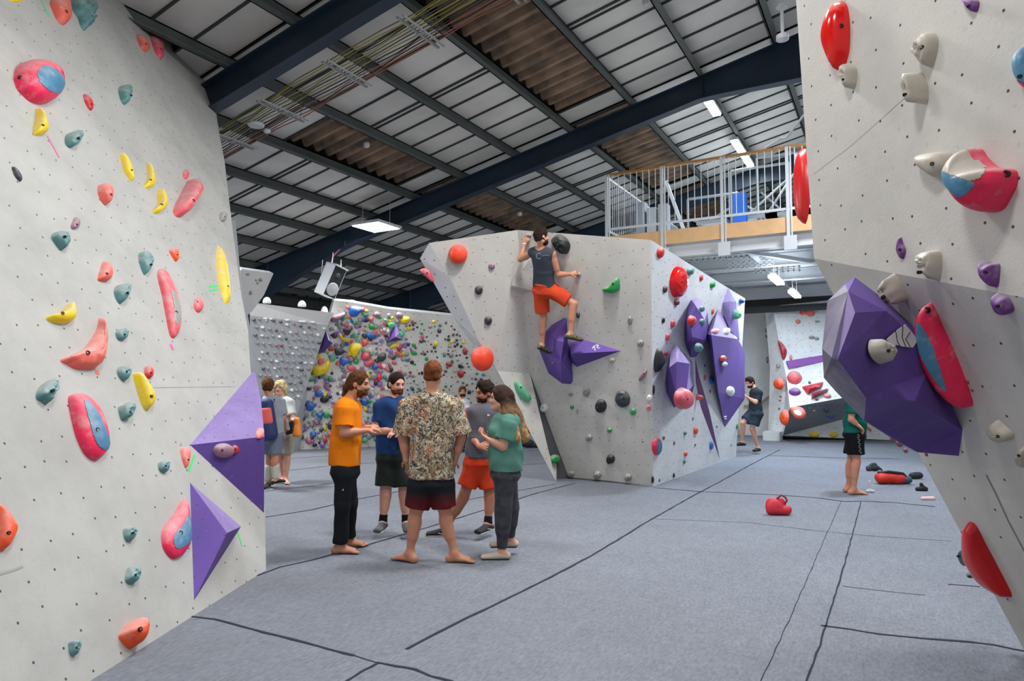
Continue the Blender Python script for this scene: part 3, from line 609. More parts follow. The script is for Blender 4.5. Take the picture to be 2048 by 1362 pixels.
strip(WL,cp('A',[(280,805)])[0],cp('A',[(352,935)])[0],.016,'neonpink','long pink tape strip hanging below the yellow pinch hold')
strip(WL,cp('B',[(1238,395)])[0],cp('B',[(1290,388)])[0],.02,'neon','upper green tape strip at the tall yellow lens hold')
strip(WL,cp('B',[(1238,418)])[0],cp('B',[(1290,410)])[0],.02,'neon','lower green tape strip at the tall yellow lens hold')
strip(WL,cp('B',[(1012,735)])[0],cp('B',[(1025,770)])[0],.035,'neonpink','short pink tape tag under the long pink bean-shaped hold')
strip(WL,cp('B',[(572,885)])[0],cp('B',[(580,915)])[0],.035,'coral','short coral tape tag under the boomerang-shaped hold')
strip(WL,cp('C',[(1100,85)])[0],cp('C',[(1068,178)])[0],.018,'neon','green tape strip slanting below the purple pyramid tip')
strip(WL,cp('C',[(1345,520)])[0],cp('C',[(1368,600)])[0],.016,'neon','green tape strip at the point of the long purple wedge')
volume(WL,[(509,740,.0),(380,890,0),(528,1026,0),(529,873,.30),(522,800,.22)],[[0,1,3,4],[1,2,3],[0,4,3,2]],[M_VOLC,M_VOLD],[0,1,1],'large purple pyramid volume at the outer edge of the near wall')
pv=Plane(WL.hit(380,890,0),WL.hit(528,1026,0),WL.hit(529,873,.3)); pu_=Plane(WL.hit(380,890,0),WL.hit(509,740,0),WL.hit(529,873,.3))
dome(pu_,ell(519,866,19,22),.25,'coral','small round coral hold with pale swirls on the purple pyramid edge',bolt=False)
dome(pv,ell(447,901,44,30),.45,'mauve','chalky mauve knob screwed on the lower face of the purple pyramid')
dome(pv,ell(470,899,16,18),.4,'red','tiny red foothold beside the mauve knob on the purple pyramid')
volume(WL,[(380,965,0),(482,1053,0),(388,1201,0),(454,1066,.20)],[[0,2,3],[0,3,1],[1,3,2]],[M_VOL,M_VOLD,M_VOLC],[0,2,1],'long purple triangular wedge volume low on the near wall')
# ---- right wall
def RH(pl,c,pts,hf,col,lab,**kw): return dome(pl,cp(c,pts),hf,col,lab,'holds on the overhanging wall' if kw.pop('g',1) else None,**kw)
RH(WR1,'S',[(295,0),(340,20),(360,120),(355,260),(330,350),(285,432),(230,380),(185,290),(185,200),(220,100),(260,30)],0.58,'brightred','big red lens-shaped hold at the top of the overhanging wall',n=48,g=0,boltpx=(1691,53))
RH(WR1,'S',[(290,410),(330,375),(395,385),(398,440),(380,500),(345,530),(310,490),(290,450)],0.82,'beige','small beige hook hold under the big red lens-shaped hold',concave=.4,rough=.2)
RH(WR1,'S',[(715,320),(740,270),(790,205),(850,190),(885,225),(870,300),(820,390),(780,400),(740,370),(715,350)],0.58,'beige','ribbed beige jug above the box-shaped beige hold',rough=.3)
RH(WR1,'S',[(668,450),(740,430),(815,480),(810,560),(780,600),(740,620),(690,590),(665,530)],0.95,'beige','box-shaped beige pocket hold, hollow on top',rough=.15,concave=.3,power=4)
RH(WR1,'S',[(1010,0),(1040,-10),(1120,-5),(1125,40),(1100,75),(1060,50),(1040,15)],0.66,'purple','purple hold cut off by the top of the picture')
RH(WR1,'S',[(1315,360),(1350,300),(1420,270),(1480,330),(1480,520),(1420,540),(1350,500),(1320,440)],0.66,'dullblue','blue and pink rounded hold cut off by the edge of the overhanging wall',insert=cp('S',[(1310,455),(1340,470),(1400,500),(1500,520),(1500,600),(1300,600)]),insert_col='pink',n=80,rings=24)
RH(WR1,'S',[(740,940),(850,905),(960,905),(975,980),(900,1060),(820,1030),(750,990)],0.66,'beige','beige wedge hold touching the big pink and blue hold')
big=RH(WR1,'S',[(905,1010),(970,920),(1040,880),(1100,930),(1200,975),(1320,970),(1355,1000),(1345,1070),(1290,1150),(1220,1230),(1110,1260),(1040,1230),(960,1150),(915,1080)],0.74,'pink','big pink fan-shaped hold with chalk-white top and blue corner',n=120,rings=36,g=0,insert=cp('S',[(900,1015),(980,1045),(1090,1080),(1070,1125),(1000,1168),(950,1130),(905,1080)]),insert2=[(cp('S',[(900,1008),(965,905),(1040,870),(1075,930),(1160,985),(1130,1050),(1060,1070),(985,1042)]),'beige')],boltpx=(2022,345))
RH(WR1,'T',[(545,90),(560,120),(582,165),(560,215),(530,190),(522,150)],0.49,'purple','small purple fin-shaped hold above the big purple volume')
RH(WR1,'T',[(625,200),(660,180),(760,165),(778,240),(750,330),(690,310),(650,250)],0.66,'beige','beige ridged hold astride the crease of the overhanging wall',rough=.3)
RH(WR1,'T',[(972,225),(1030,235),(1092,232),(1090,300),(1070,365),(1030,355),(980,310)],0.66,'purple','upper purple cup-shaped hold near the crease')
RH(WR2,'T',[(1038,400),(1090,405),(1140,420),(1172,490),(1120,520),(1070,490)],0.58,'purple','lower purple cup-shaped hold just below the crease')
RH(WR2,'T',[(430,350),(470,290),(530,320),(570,380),(580,440),(540,460),(490,430),(440,400)],0.82,'beige','pale rock-like hold above the big purple volume',rough=.35)
RH(WR2,'T',[(650,500),(690,455),(740,460),(800,590),(870,760),(920,950),(915,1020),(860,1010),(790,940),(720,840),(660,700),(645,580)],0.58,'pink','long pink fin-shaped hold with a blue flank beside the purple volume',n=120,rings=34,g=0,insert=cp('T',[(640,560),(690,620),(735,720),(775,840),(795,930),(750,890),(690,800),(640,690)]),boltpx=(1862,614))
RH(WR2,'T',[(1015,1120),(1060,1085),(1110,1120),(1165,1165),(1165,1200),(1090,1210),(1040,1170)],0.58,'beige','flat beige edge hold right below the long pink fin',rough=.15)
RH(WR2,'T',[(1170,1290),(1210,1230),(1260,1240),(1260,1340),(1200,1340)],0.66,'beige','beige pocket hold at the border of the overhang',rough=.2)
RH(WR2,'U',[(795,608),(845,620),(900,720),(960,830),(1050,1010),(990,1000),(880,930),(790,800),(770,740),(775,660)],.30,'brightred','glossy red shield-shaped hold low on the overhanging wall',n=48,g=0,mater=mat('hold_shield_red',(206,24,28),.3),bolt=False)
RH(WR2,'U',[(758,760),(775,770),(800,830),(790,850),(765,810)],0.82,'teal','upper of two small dark teal holds peeking out behind the red shield')
RH(WR2,'U',[(798,870),(830,880),(860,912),(840,915),(805,895)],0.82,'teal','lower of two small dark teal holds peeking out behind the red shield')
o=dome(WR1,cp('S',[(92,872),(101,1000),(110,1200),(118,1350),(95,1352),(40,1290),(10,1150),(30,980)]),.9,'brightred','red rounded volume sticking out past the edge of the overhanging wall',fit=0,H=.02,bolt=False,n=24)
# red dome on the hidden side face
bpy.data.objects.remove(o)
SF=Plane(RA,RB,RB+nrm(np.array([1,.5,0])))
SF2=Plane(D(1618,290,4.7),D(1618,460,4.7),D(1618,460,4.7)+FWD*.3+RGT*.02)
dome(SF2,ell(1603,372,34,158),1,'brightred','glossy red dome bulging from behind the edge of the overhanging wall',H=.06,fit=3,n=30,mater=mat('hold_shield_red',(206,24,28),.3),bolt=False,center=(1603,372))
VT=[(300,312,.30),(485,452,0),(640,612,0),(885,1145,0),(865,1285,.02),(640,1265,.15),(500,1190,.3),(350,1092,.5),
    (300,505,.55),(468,495,.3),(645,655,.12),(692,825,.12),(625,985,.35),(360,970,.65),(205,760,.8),(262,388,.5),(172,748,.85),(150,440,.55),(120,700,.72),(245,350,.42),(130,860,.6),(200,940,.6),(120,700,.2),(640,900,-.02),(430,420,-.02)]
VT=[cp('T',[(x,y)])[0]+(h,) for x,y,h in VT]
VF=[[19,0,1,9,8,15],[15,8,14,16],[19,15,16,18,17],[8,9,10,11,12,13,14],[9,1,2,10],[10,2,3,11],[13,12,11,3,4,5,6,7],[18,16,14,13,7,21,20]]
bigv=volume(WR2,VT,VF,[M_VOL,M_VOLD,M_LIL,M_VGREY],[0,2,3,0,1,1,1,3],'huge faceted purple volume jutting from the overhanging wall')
Pc=Plane(WR2.hit(*VT[8]),WR2.hit(*VT[12]),WR2.hit(*VT[14]))
a=[WR2.hit(*v) for v in VT]
q=MB(); PL=Plane(a[18],a[13],a[7]); s0_=[PL.hit(*cp('T',[p])[0],.006) for p in [(196,815),(225,850),(290,960),(322,1062),(300,1035),(235,925)]]
obj('slot',s0_,[list(range(6))],mat('slot_black',(26,24,30),.8),bigv)
dome(Pc,cp('T',[(372,690),(395,650),(450,660),(500,690),(530,720),(520,770),(480,785),(430,770),(385,735)]),.6,'beige','beige layered hold bolted onto the face of the huge purple volume',rough=.2)
lg=[(470,650),(530,598),(570,570),(598,600),(640,655),(612,695),(560,690),(520,680),(505,700)]
MB().prism([Pc.hit(*p,.002) for p in cp('T',lg)],Pc.n*.003).out('white_emblem',mat('white_print',(226,224,226),.6),bigv)
for l in ([(520,600),(530,660),(545,690)],[(560,575),(556,640),(575,690)],[(600,610),(575,650),(600,690)]):
    MB().tube([Pc.hit(*p,.006) for p in cp('T',l)],.0022,5).out('emblem_line',M_HOLE,bigv)
for k,(x,y,s) in enumerate([(540,1215,24),(575,1255,16),(500,1190,16),(690,1275,14),(915,880,14),(940,925,12)]):
    dome(WR2,cp('T',ell(x,y,s*1.1,s*2.2,-40)),.5,'maroon','tiny maroon foothold fringing the lower rim of the huge purple volume','maroon footholds around the purple volume',bolt=False,n=10,rings=4)
# ---- centre boulder: main face
GP='holds on the front face of the boulder'
def GH(c,x,y,w,h,hf,col,lab,ang=0,pl=None,**kw):
    a,b,s=CR[c]; return dome(pl or MAIN,ell(a+x*s,b+y*s,w*s,h*s,ang),hf,col,lab,kw.pop('group',GP),n=kw.pop('n',20),rings=kw.pop('rings',6),**kw)
GH('G',242,147,96,100,.55,'ball','upper orange ball hold on the boulder near its pointed corner',pl=LEFTF,n=32,rings=10,bolt=False,group='orange ball holds')
GH('G',365,675,116,126,.55,'ball','lower orange ball hold at the undercut edge of the boulder',pl=LEFTF,n=32,rings=10,bolt=False,group='orange ball holds')
GH('G',412,208,34,32,.5,'mauve','small mauve knob beside the upper orange ball',pl=LEFTF)
GH('G',347,328,42,48,.5,'darkpurple','upper of two dark plum holds on the boulder',pl=LEFTF,rough=.3)
GH('G',502,377,46,48,.5,'rose','round rose hold level with the climber\'s hip',pl=MAIN)
GH('G',394,482,40,46,.5,'darkpurple','lower of two dark plum holds on the boulder',pl=LEFTF,rough=.3)
GH('G',476,511,34,35,.5,'maroon','small maroon knob below the round rose hold',pl=MAIN)
GH('G',505,624,36,40,.4,'grey','small grey ring-like hold left of the climber\'s lower foot'.replace('left of','beside'),rough=.5)
dome(LEFTF,cp('G',[(50,225),(80,218),(105,240),(122,285),(112,288),(95,275),(65,245)]),.4,'rose','red and white curved hold on the outer rim of the boulder',None,n=18,rings=5)
dome(MAIN,cp('G',[(970,320),(1010,300),(1050,262),(1060,300),(1055,330),(1020,345),(980,335)]),.5,'green','green crescent hold right of the climber'.replace('right of','across from'),None)
dome(MAIN,cp('G',[(712,70),(745,45),(790,65),(810,105),(795,140),(770,145),(735,115)]),.5,'black','large black rock-like hold in front of the climber\'s face',None,n=32,rings=10,rough=.3)
volume(MAIN,[cp('X',[(110,570)])[0]+(0,),cp('X',[(140,440)])[0]+(.02,),cp('X',[(190,335)])[0]+(.0,),cp('X',[(310,300)])[0]+(0,),cp('X',[(330,560)])[0]+(0,),cp('X',[(165,520)])[0]+(.22,)],
  [[0,1,5],[1,2,5],[2,3,5],[3,4,5],[4,0,5]],[M_WALL],[0]*5,'white wedge volume behind the climber\'s lowered arm')
GS=[(648,735,32,52,'dark','small dark hold behind the climber\'s bent knee','X'),(655,440,36,40,'grey','small grey crimp held by the climber\'s lower hand','X'),(283,150,50,40,'grey','small grey crimp held by the climber\'s raised hand','X'),
 (1110,480,26,46,'grey','grey pinch beneath the green crescent hold','G'),(1163,595,36,36,'grey','grey knob above the purple spike volume','G'),(1018,680,36,30,'beige','beige chip under the purple spike volume','G'),
 (890,838,40,54,'grey','grey two-lobed hold under the purple volume','G'),(811,852,26,22,'grey','faint grey chip under the tip of the purple volume','G'),(675,922,44,46,'white','white round hold beside the dark recess','G'),
 (903,1072,38,36,'grey','grey knob in the lower middle of the boulder','G'),(818,917,22,25,'green','tiny green hold at the level of the black holds','G'),(1125,940,34,38,'green','green hold below the larger black hold','G'),
 (1007,1034,28,26,'green','tiny green hold above the dark round hold','G'),(1012,1180,46,52,'black','dark round hold near the foot of the boulder','G'),(812,1255,42,30,'grey','grey foothold at the base, nearest the recess','G'),
 (945,1260,42,40,'grey','middle grey foothold along the base of the boulder','G'),(1100,1272,40,38,'grey','grey foothold at the base nearest the corner','G'),(1207,872,28,36,'white','black and white chip near the boulder corner','G'),
 (1205,917,28,34,'palepink','pinkish chip near the boulder corner','G'),(846,938,10,34,'beige','thin pale chip between green and black holds','G')]
for x,y,w,h,col,lab,c in GS: GH(c,x,y,w,h,.5,col,lab,rough=.2,n=16,rings=5)
GH('G',1175,757,24,72,.5,'mauve','long slanting mauve-grey pinch near the boulder corner',ang=35)
GH('G',963,912,60,72,.45,'black','smaller of two neighbouring black holds low on the boulder',rough=.2,n=28,rings=8); GH('G',1073,875,76,94,.4,'dark','larger of two neighbouring black holds low on the boulder',rough=.25,n=28,rings=8,ang=-20)
GREC=Plane(gp,b0,wf); GH('G',733,1180,50,46,.4,'green','green hold at the foot of the dark recess',pl=GREC)
LP2=Plane(c3,gp,wf)
dome(LP2,cp('G',[(522,800),(532,785),(550,790),(575,830),(610,870),(612,885),(590,895),(560,872),(535,840)]),.5,'palegreen','pale green jug hanging on the undercut leg of the boulder',None,n=28)
# purple volumes behind the climber
Xc=lambda l:[cp('X',[(x,y)])[0]+(h,) for x,y,h in l]
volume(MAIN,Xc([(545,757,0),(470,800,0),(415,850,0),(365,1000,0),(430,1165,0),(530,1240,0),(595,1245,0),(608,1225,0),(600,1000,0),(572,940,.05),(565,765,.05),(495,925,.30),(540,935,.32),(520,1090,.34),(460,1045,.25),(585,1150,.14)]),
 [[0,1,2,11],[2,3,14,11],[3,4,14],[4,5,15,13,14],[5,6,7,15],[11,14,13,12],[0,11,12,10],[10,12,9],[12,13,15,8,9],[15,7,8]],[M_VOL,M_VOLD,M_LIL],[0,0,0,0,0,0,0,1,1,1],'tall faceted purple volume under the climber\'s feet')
vs=volume(MAIN,Xc([(590,935,0),(690,918,0),(962,1000,0),(640,1118,0),(600,1085,0),(592,1022,.28)]),[[0,1,5],[1,2,5],[2,3,5],[3,4,5],[4,0,5]],[M_VOL,M_VOLD],[0,0,1,1,1],'purple spike volume pointing sideways beside the tall purple volume')
PSP=Plane(*[MAIN.hit(*v) for v in Xc([(690,918,0),(962,1000,0),(592,1022,.28)])])
for l in ([(752,985),(765,965),(790,955),(800,965)],[(765,965),(775,1000)],[(790,955),(795,985),(810,975)],[(780,975),(795,972)]): MB().tube([PSP.hit(*p,.003) for p in cp('X',l)],.008,5).out('white_logo_stroke',mat('white_print',(226,224,226),.6),vs)
dome(MAIN,ell(1113,720,13,13),.3,'rose','small pink sticker-like hold by the climber\'s lower shoe',H=.26,fit=2,n=12,rings=4,bolt=False)
# side face
SG='holds on the side face of the boulder'
SH=[(133,118,44,66,'red','red knob at the top corner of the boulder side face'),(218,378,34,38,'maroon','maroon knob directly under the glossy red balloon hold'),(290,215,44,46,'teal','teal knob beside the red balloon hold'),
 (157,310,28,44,'darkpurple','plum knob in front of the red balloon hold'),(407,285,34,40,'green','green and white hold under the top rim of the side face'),(347,250,22,40,'red','slim red hold between teal and green ones'),
 (198,490,28,48,'rose','rose hold in a column near the boulder corner, uppermost'),(170,560,26,44,'rose','rose hold in a column near the boulder corner, lowest'),(162,645,25,30,'red','small red hold touching the black lens-shaped hold'),
 (148,473,20,36,'black','small black hold beside the uppermost rose one'),(407,425,18,36,'orange','slim orange hold above the lilac triangle'),(560,370,34,34,'blue','blue square hold at the far top corner'),
 (400,785,30,46,'blue','blue hold in the middle of the side face'),(400,1128,24,50,'blue','blue hold low beside the thin purple spike'),(318,1050,28,46,'orange','orange hold on the lower side face, upper'),
 (265,1172,22,30,'orange','small orange hold near the floor on the side face'),(93,1308,16,42,'black','black chip at the foot of the boulder corner'),(203,1285,12,30,'black','slim black chip near the floor'),
 (128,1310,10,18,'dark','tiny dark chip between two black ones near the floor'),(150,1088,15,24,'maroon','tiny maroon chip beside the pink and blue hold'),(205,1115,12,22,'maroon','tiny maroon chip on the lower side face'),
 (303,988,10,22,'teal','tiny teal chip above the orange hold'),(262,1063,20,25,'teal','small teal chip beside the upper orange hold'),(315,1125,12,18,'teal','tiny teal chip below the upper orange hold'),(258,1212,18,28,'teal','small teal chip under the lower orange hold'),
 (365,775,15,32,'rose','slim rose hold beside the middle blue hold'),(393,845,12,22,'red','tiny red chip under the middle blue hold'),(97,838,14,60,'black','tall thin black hold on the boulder corner'),(366,710,8,18,'black','tiny black chip above the middle blue hold'),
 (535,1028,14,34,'green','small green hold at the far edge of the side face'),(428,1030,10,14,'dark','tiny dark chip beside the big purple sail volume'),(503,1127,8,8,'black','tiny black dot hold near the far edge'),(40,1110,6,10,'black','tiny black dot hold on the front by the corner')]
for x,y,w,h,col,lab in SH: GH('R',x,y,w,h,.5,col,lab,pl=SIDE,group=SG,n=14,rings=4,bolt=w>20)
GH('R',230,272,102,168,.45,'brightred','glossy red balloon-shaped hold on the side face of the boulder',pl=SIDE,group=None,n=36,rings=12,mater=mat('hold_gloss_red2',(220,20,18),.12))
GH('R',115,1132,54,96,.45,'pink','pink hold with blue side at the lower boulder corner',pl=SIDE,group=None,n=80,rings=24,insert=cp('R',[(118,1110),(145,1100),(145,1160),(120,1185)]))
dome(SIDE,cp('R',[(118,618),(155,665),(155,700),(108,748),(97,680)]),.5,'black','black lens-shaped hold near the boulder corner',None,n=24)
Rc=lambda l:[cp('R',[(x,y)])[0]+(h,) for x,y,h in l]
va=volume(SIDE,Rc([(295,365,0),(330,355,.1),(380,430,.0),(390,560,0),(320,665,0),(290,668,0),(265,600,0),(262,480,0),(280,400,0),(320,400,.3),(365,470,.3),(372,580,.28),(300,560,.34),(285,470,.3)]),
 [[0,1,9],[1,2,10,9],[2,3,11,10],[3,4,11],[4,5,12,11],[5,6,12],[6,7,13,12],[7,8,13],[8,0,9,13],[9,10,11,12,13]],[M_VOL,M_VOLD,M_LIL],[2,2,1,1,1,1,0,0,0,0],'upper faceted purple volume on the side face, carrying a red knob')
vb=volume(SIDE,Rc([(210,592,0),(300,690,0),(312,810,0),(285,905,0),(205,930,0),(165,850,0),(162,760,0),(185,640,0),(235,625,.2),(285,700,.3),(220,690,.34),(180,720,.2),(270,850,.3),(215,860,.32)]),
 [[0,8,10,7],[0,1,9,8],[8,9,10],[7,10,11],[6,7,11],[1,2,12,9],[9,12,13,10],[10,13,11],[11,13,5,6],[2,3,12],[3,4,13,12],[4,5,13]],[M_VOL,M_VOLD,M_LIL],[2,2,2,2,1,2,0,0,1,1,1,1],'lower faceted purple volume on the side face, behind a big rose ball')
volume(SIDE,Rc([(487,305,0),(530,375,0),(548,575,0),(500,530,.12),(462,440,0),(460,380,0),(495,375,.14)]),[[0,6,5],[0,1,6],[1,2,3,6],[5,6,3,4]],[M_LIL,M_VOL],[0,1,1,0],'purple crystal-shaped volume at the top of the side face')
vc=volume(SIDE,Rc([(435,415,0),(540,572,.05),(400,550,.45),(375,545,.1),(575,640,.0),(575,885,0),(470,1035,0),(435,850,.12)]),[[0,1,2],[0,2,3],[2,1,4,5,6,7],[3,2,7]],[M_LIL,M_VOL],[0,0,1,1],'big purple sail-shaped volume with a lilac triangular top')
volume(SIDE,Rc([(315,668,0),(335,760,.05),(390,950,.06),(445,1200,0),(400,1080,0),(345,930,0),(318,800,0)]),[[0,1,6],[1,2,5,6],[2,3,4,5]],[mat('plum_volume',(112,70,120),.6)],[0]*3,'thin plum spike volume running down the side face')
PVa=Plane(*[SIDE.hit(*v) for v in Rc([(320,400,.3),(365,470,.3),(285,470,.3)])])
GH('R',298,475,48,58,.5,'red','red knob bolted on the upper purple volume',pl=PVa,group=None); GH('R',352,412,30,36,.4,'teal','teal chip on the top of the upper purple volume',pl=PVa,group=None,rough=.3)
GH('R',352,480,36,34,.4,'teal','teal chip on the side of the upper purple volume',pl=PVa,group=None,rough=.3); GH('R',335,615,48,50,.5,'teal','chalky teal hold under the upper purple volume',pl=PVa,group=None,rough=.2)
PVb=Plane(*[SIDE.hit(*v) for v in Rc([(270,850,.3),(215,860,.32),(220,690,.34)])])
GH('R',256,882,108,114,.45,'rose','big rose ball hold on the lower purple volume',pl=PVb,group=None,n=32,rings=10)
PVc=Plane(*[SIDE.hit(*v) for v in Rc([(540,572,.05),(400,550,.45),(470,1035,0)])]); PVd=Plane(*[SIDE.hit(*v) for v in Rc([(435,415,0),(540,572,.05),(400,550,.45)])])
for x,y,w,h,col,lab,pp in [(500,845,46,62,'white','white knob on the big purple sail volume',PVc),(463,672,36,30,'orange','orange-red chip on the big purple sail volume',PVc),(470,702,32,26,'white','white chip under the orange-red one on the sail volume',PVc),
  (420,530,46,30,'palepink','pale pink chip on the lilac triangle',PVd),(480,530,42,36,'white','white chip on the lilac triangle',PVd)]: GH('R',x,y,w,h,.4,col,lab,pl=pp,group='holds on the purple sail volume',n=16,rings=5)
GH('R',527,440,34,56,.5,'palegreen','pale green knob on the purple crystal-shaped volume',pl=SIDE,group=None,H=.2)
GH('R',338,875,24,34,.4,'rose','small rose chip on the thin plum spike',pl=SIDE,group=None,H=.12)
for l in ([(468,980),(492,970)],[(470,990),(494,980)]): MB().tube([PVc.hit(*p,.003) for p in cp('R',l)],.012,5).out('white_logo_stroke',mat('white_print',(226,224,226),.6),vc)
# ---- back right wall
VH=[(385,205,54,140,BS,'crimson','crimson lens-shaped hold at the top corner of the back wall'),(690,160,0,0,BU,'coral',''),(818,130,54,46,BU,'green','green round hold at the top of the back wall'),(625,253,42,36,BU,'coral','small coral hold below the large orange shape'),
 (735,378,50,26,BU,'grey','upper wall pale grey chip, nearer the coral hold'),(775,388,36,28,BU,'grey','pale grey chip beside another in the upper back wall'),(780,252,44,18,BU,'grey','flat grey chip under the green round hold'),(568,540,24,46,BU,'palepink','small pale pink hold above the purple trim'),
 (722,545,30,26,BU,'grey','small grey hold above the purple trim'),(597,702,120,108,BM,'rose','big rose dome hold on the back wall'),(600,815,100,66,BM,'purple','purple dish-shaped hold under the rose dome'),(470,752,86,96,BS,'orange','orange round hold beside the rose dome'),
 (515,1022,76,130,BS,'orange','tall orange hold near the foot of the back wall'),(860,845,60,34,BM,'palepink','pale pink flat hold under the red shards'),(752,1157,86,46,BKK,'yellow','yellow foothold nearer the corner at the base of the back wall'),(908,1157,74,46,BKK,'yellow','yellow foothold at the base of the back wall, farther from the corner'),
 (398,480,24,40,BS,'maroon','maroon knob on the narrow side of the back wall'),(430,512,22,28,BS,'rose','rose chip on the narrow side of the back wall'),(372,325,18,40,BS,'darkpurple','dark chip under the crimson lens'),(372,370,18,30,BS,'dark','second dark chip under the crimson lens'),
 (463,608,26,40,BS,'grey','grey chip above the orange round hold'),(380,560,20,60,BS,'dark','dark slim hold on the narrow side'),(487,853,20,24,BS,'maroon','maroon chip between the orange holds, upper'),(480,885,20,20,BS,'maroon','maroon chip between the orange holds, lower'),(475,950,16,26,BS,'dark','dark chip above the tall orange hold'),
 (795,578,24,20,BM,'red','tiny red chip right under the purple trim'),(752,592,26,20,BM,'dark','tiny dark chip right under the purple trim'),(717,740,22,22,BM,'dark','tiny dark chip between rose dome and red shard'),(775,873,26,24,BM,'dark','tiny dark chip below the red shards'),
 (850,965,46,34,BK,'navy','navy hold on the shaded underside'),(755,968,22,12,BK,'yellow','tiny yellow chip on the shaded underside'),(715,948,22,14,BK,'teal','tiny teal chip on the shaded underside'),(420,280,20,40,BS,'teal','tiny teal chip beside the crimson lens')]
for x,y,w,h,pl,col,lab in VH:
    if w: GH('V',x,y,w,h,.45,col,lab,pl=pl,group='holds on the back wall',n=18 if w<60 else 28,rings=5 if w<60 else 8,bolt=w>60)
dome(BU,cp('V',[(640,165),(690,125),(755,108),(768,130),(745,165),(758,200),(715,212),(690,195),(650,200)]),.35,'coral','large orange cloud-shaped hold at the top of the back wall',None)
dome(BU,cp('V',[(462,405),(490,415),(530,470),(535,510),(512,560),(498,545),(480,480)]),.4,'crimson','crimson half-moon hold on the edge of the back wall',None,n=24)
dome(BM,cp('V',[(560,950),(600,935),(665,945),(690,990),(670,1025),(625,1032),(590,1010)]),.4,'coral','coral and white oval hold above the shaded underside',None,n=80,rings=24,insert=cp('V',[(590,970),(620,962),(655,985),(645,1005),(610,998)]),insert_col='white')
volume(BM,[cp('V',[(x,y)])[0]+(h,) for x,y,h in [(655,775,0),(828,735,0),(800,775,.1),(700,838,0),(720,790,.2)]],[[0,1,4],[1,2,4],[2,3,4],[3,0,4]],[mat('red_volume',(196,44,56),.5,chalk=.5)],[0]*4,'upper red shard volume on the back wall')
volume(BM,[cp('V',[(x,y)])[0]+(h,) for x,y,h in [(735,830,0),(868,785,0),(845,810,.1),(732,875,0),(760,840,.16)]],[[0,1,4],[1,2,4],[2,3,4],[3,0,4]],[mat('maroon_volume',(150,44,74),.5)],[0]*4,'lower maroon shard volume on the back wall')
volume(BK,[cp('V',[(x,y)])[0]+(h,) for x,y,h in [(830,1015,0),(940,995,0),(905,1045,0),(880,1010,.12)]],[[0,1,3],[1,2,3],[2,0,3]],[mat('blue_volume',(92,110,176),.5)],[0]*3,'small blue triangular volume on the shaded underside')
# ---- training board footholds (rows)
UBA=D(500,650,14.3)
gb=[]
for r in range(11):
    for c in range(11):
        fx=(c+.35*(r%2)+random.uniform(-.2,.2))/10.; fy=(r+.3+random.uniform(-.15,.15))/10.5
        top=np.array([506+fx*140,628+fx*22]); lx=np.array([520+fx*95,800-fx*10]); p=top+(lx-top)*fy+np.array([0,4])
        if p[0]<506+fy*20 or p[0]>652-fy*55: continue
        col=random.choice(['white','grey','grey','white','mauve','dark','grey','maroon'])
        dome(TB,ell(p[0],p[1],random.uniform(6,10),random.uniform(4,7)),.8,col,'small %s screw-on foothold in the rows of the corner training board'%dict(mauve='mauve',dark='dark',maroon='maroon').get(col,col),'%s footholds of the training board'%col,n=8,rings=3,bolt=False,fit=1,cat='foothold',name='foothold')
for x,y,w in [(345,525,12),(420,530,8),(640,545,12),(850,565,20),(990,575,12)]:
    a,b,s=CR['Z']; dome(TB,ell(a+x*s,b+y*s,w,4.5),.8,'white','white edge foothold in the top row of the training board','white top-row edges of the training board',n=10,rings=3,bolt=False,fit=1,cat='foothold',name='foothold')
for x,y,w,h in [(210,65,30,14),(375,95,26,20),(200,235,24,30),(330,150,10,10)]:
    p=(440+(x+20)*.2246*1.0,380+(y+690)*.2246); 
for (px,py,w,h) in [(495,548,10,5),(521,559,9,8),(515,566,5,6),(501,585,7,10),(512,560,5,5)]:
    dome(UPP,ell(px,py,w,h),.5,'grey','small grey hold on the pale overhanging panel','grey holds on the overhanging panel',n=10,rings=3,bolt=False)
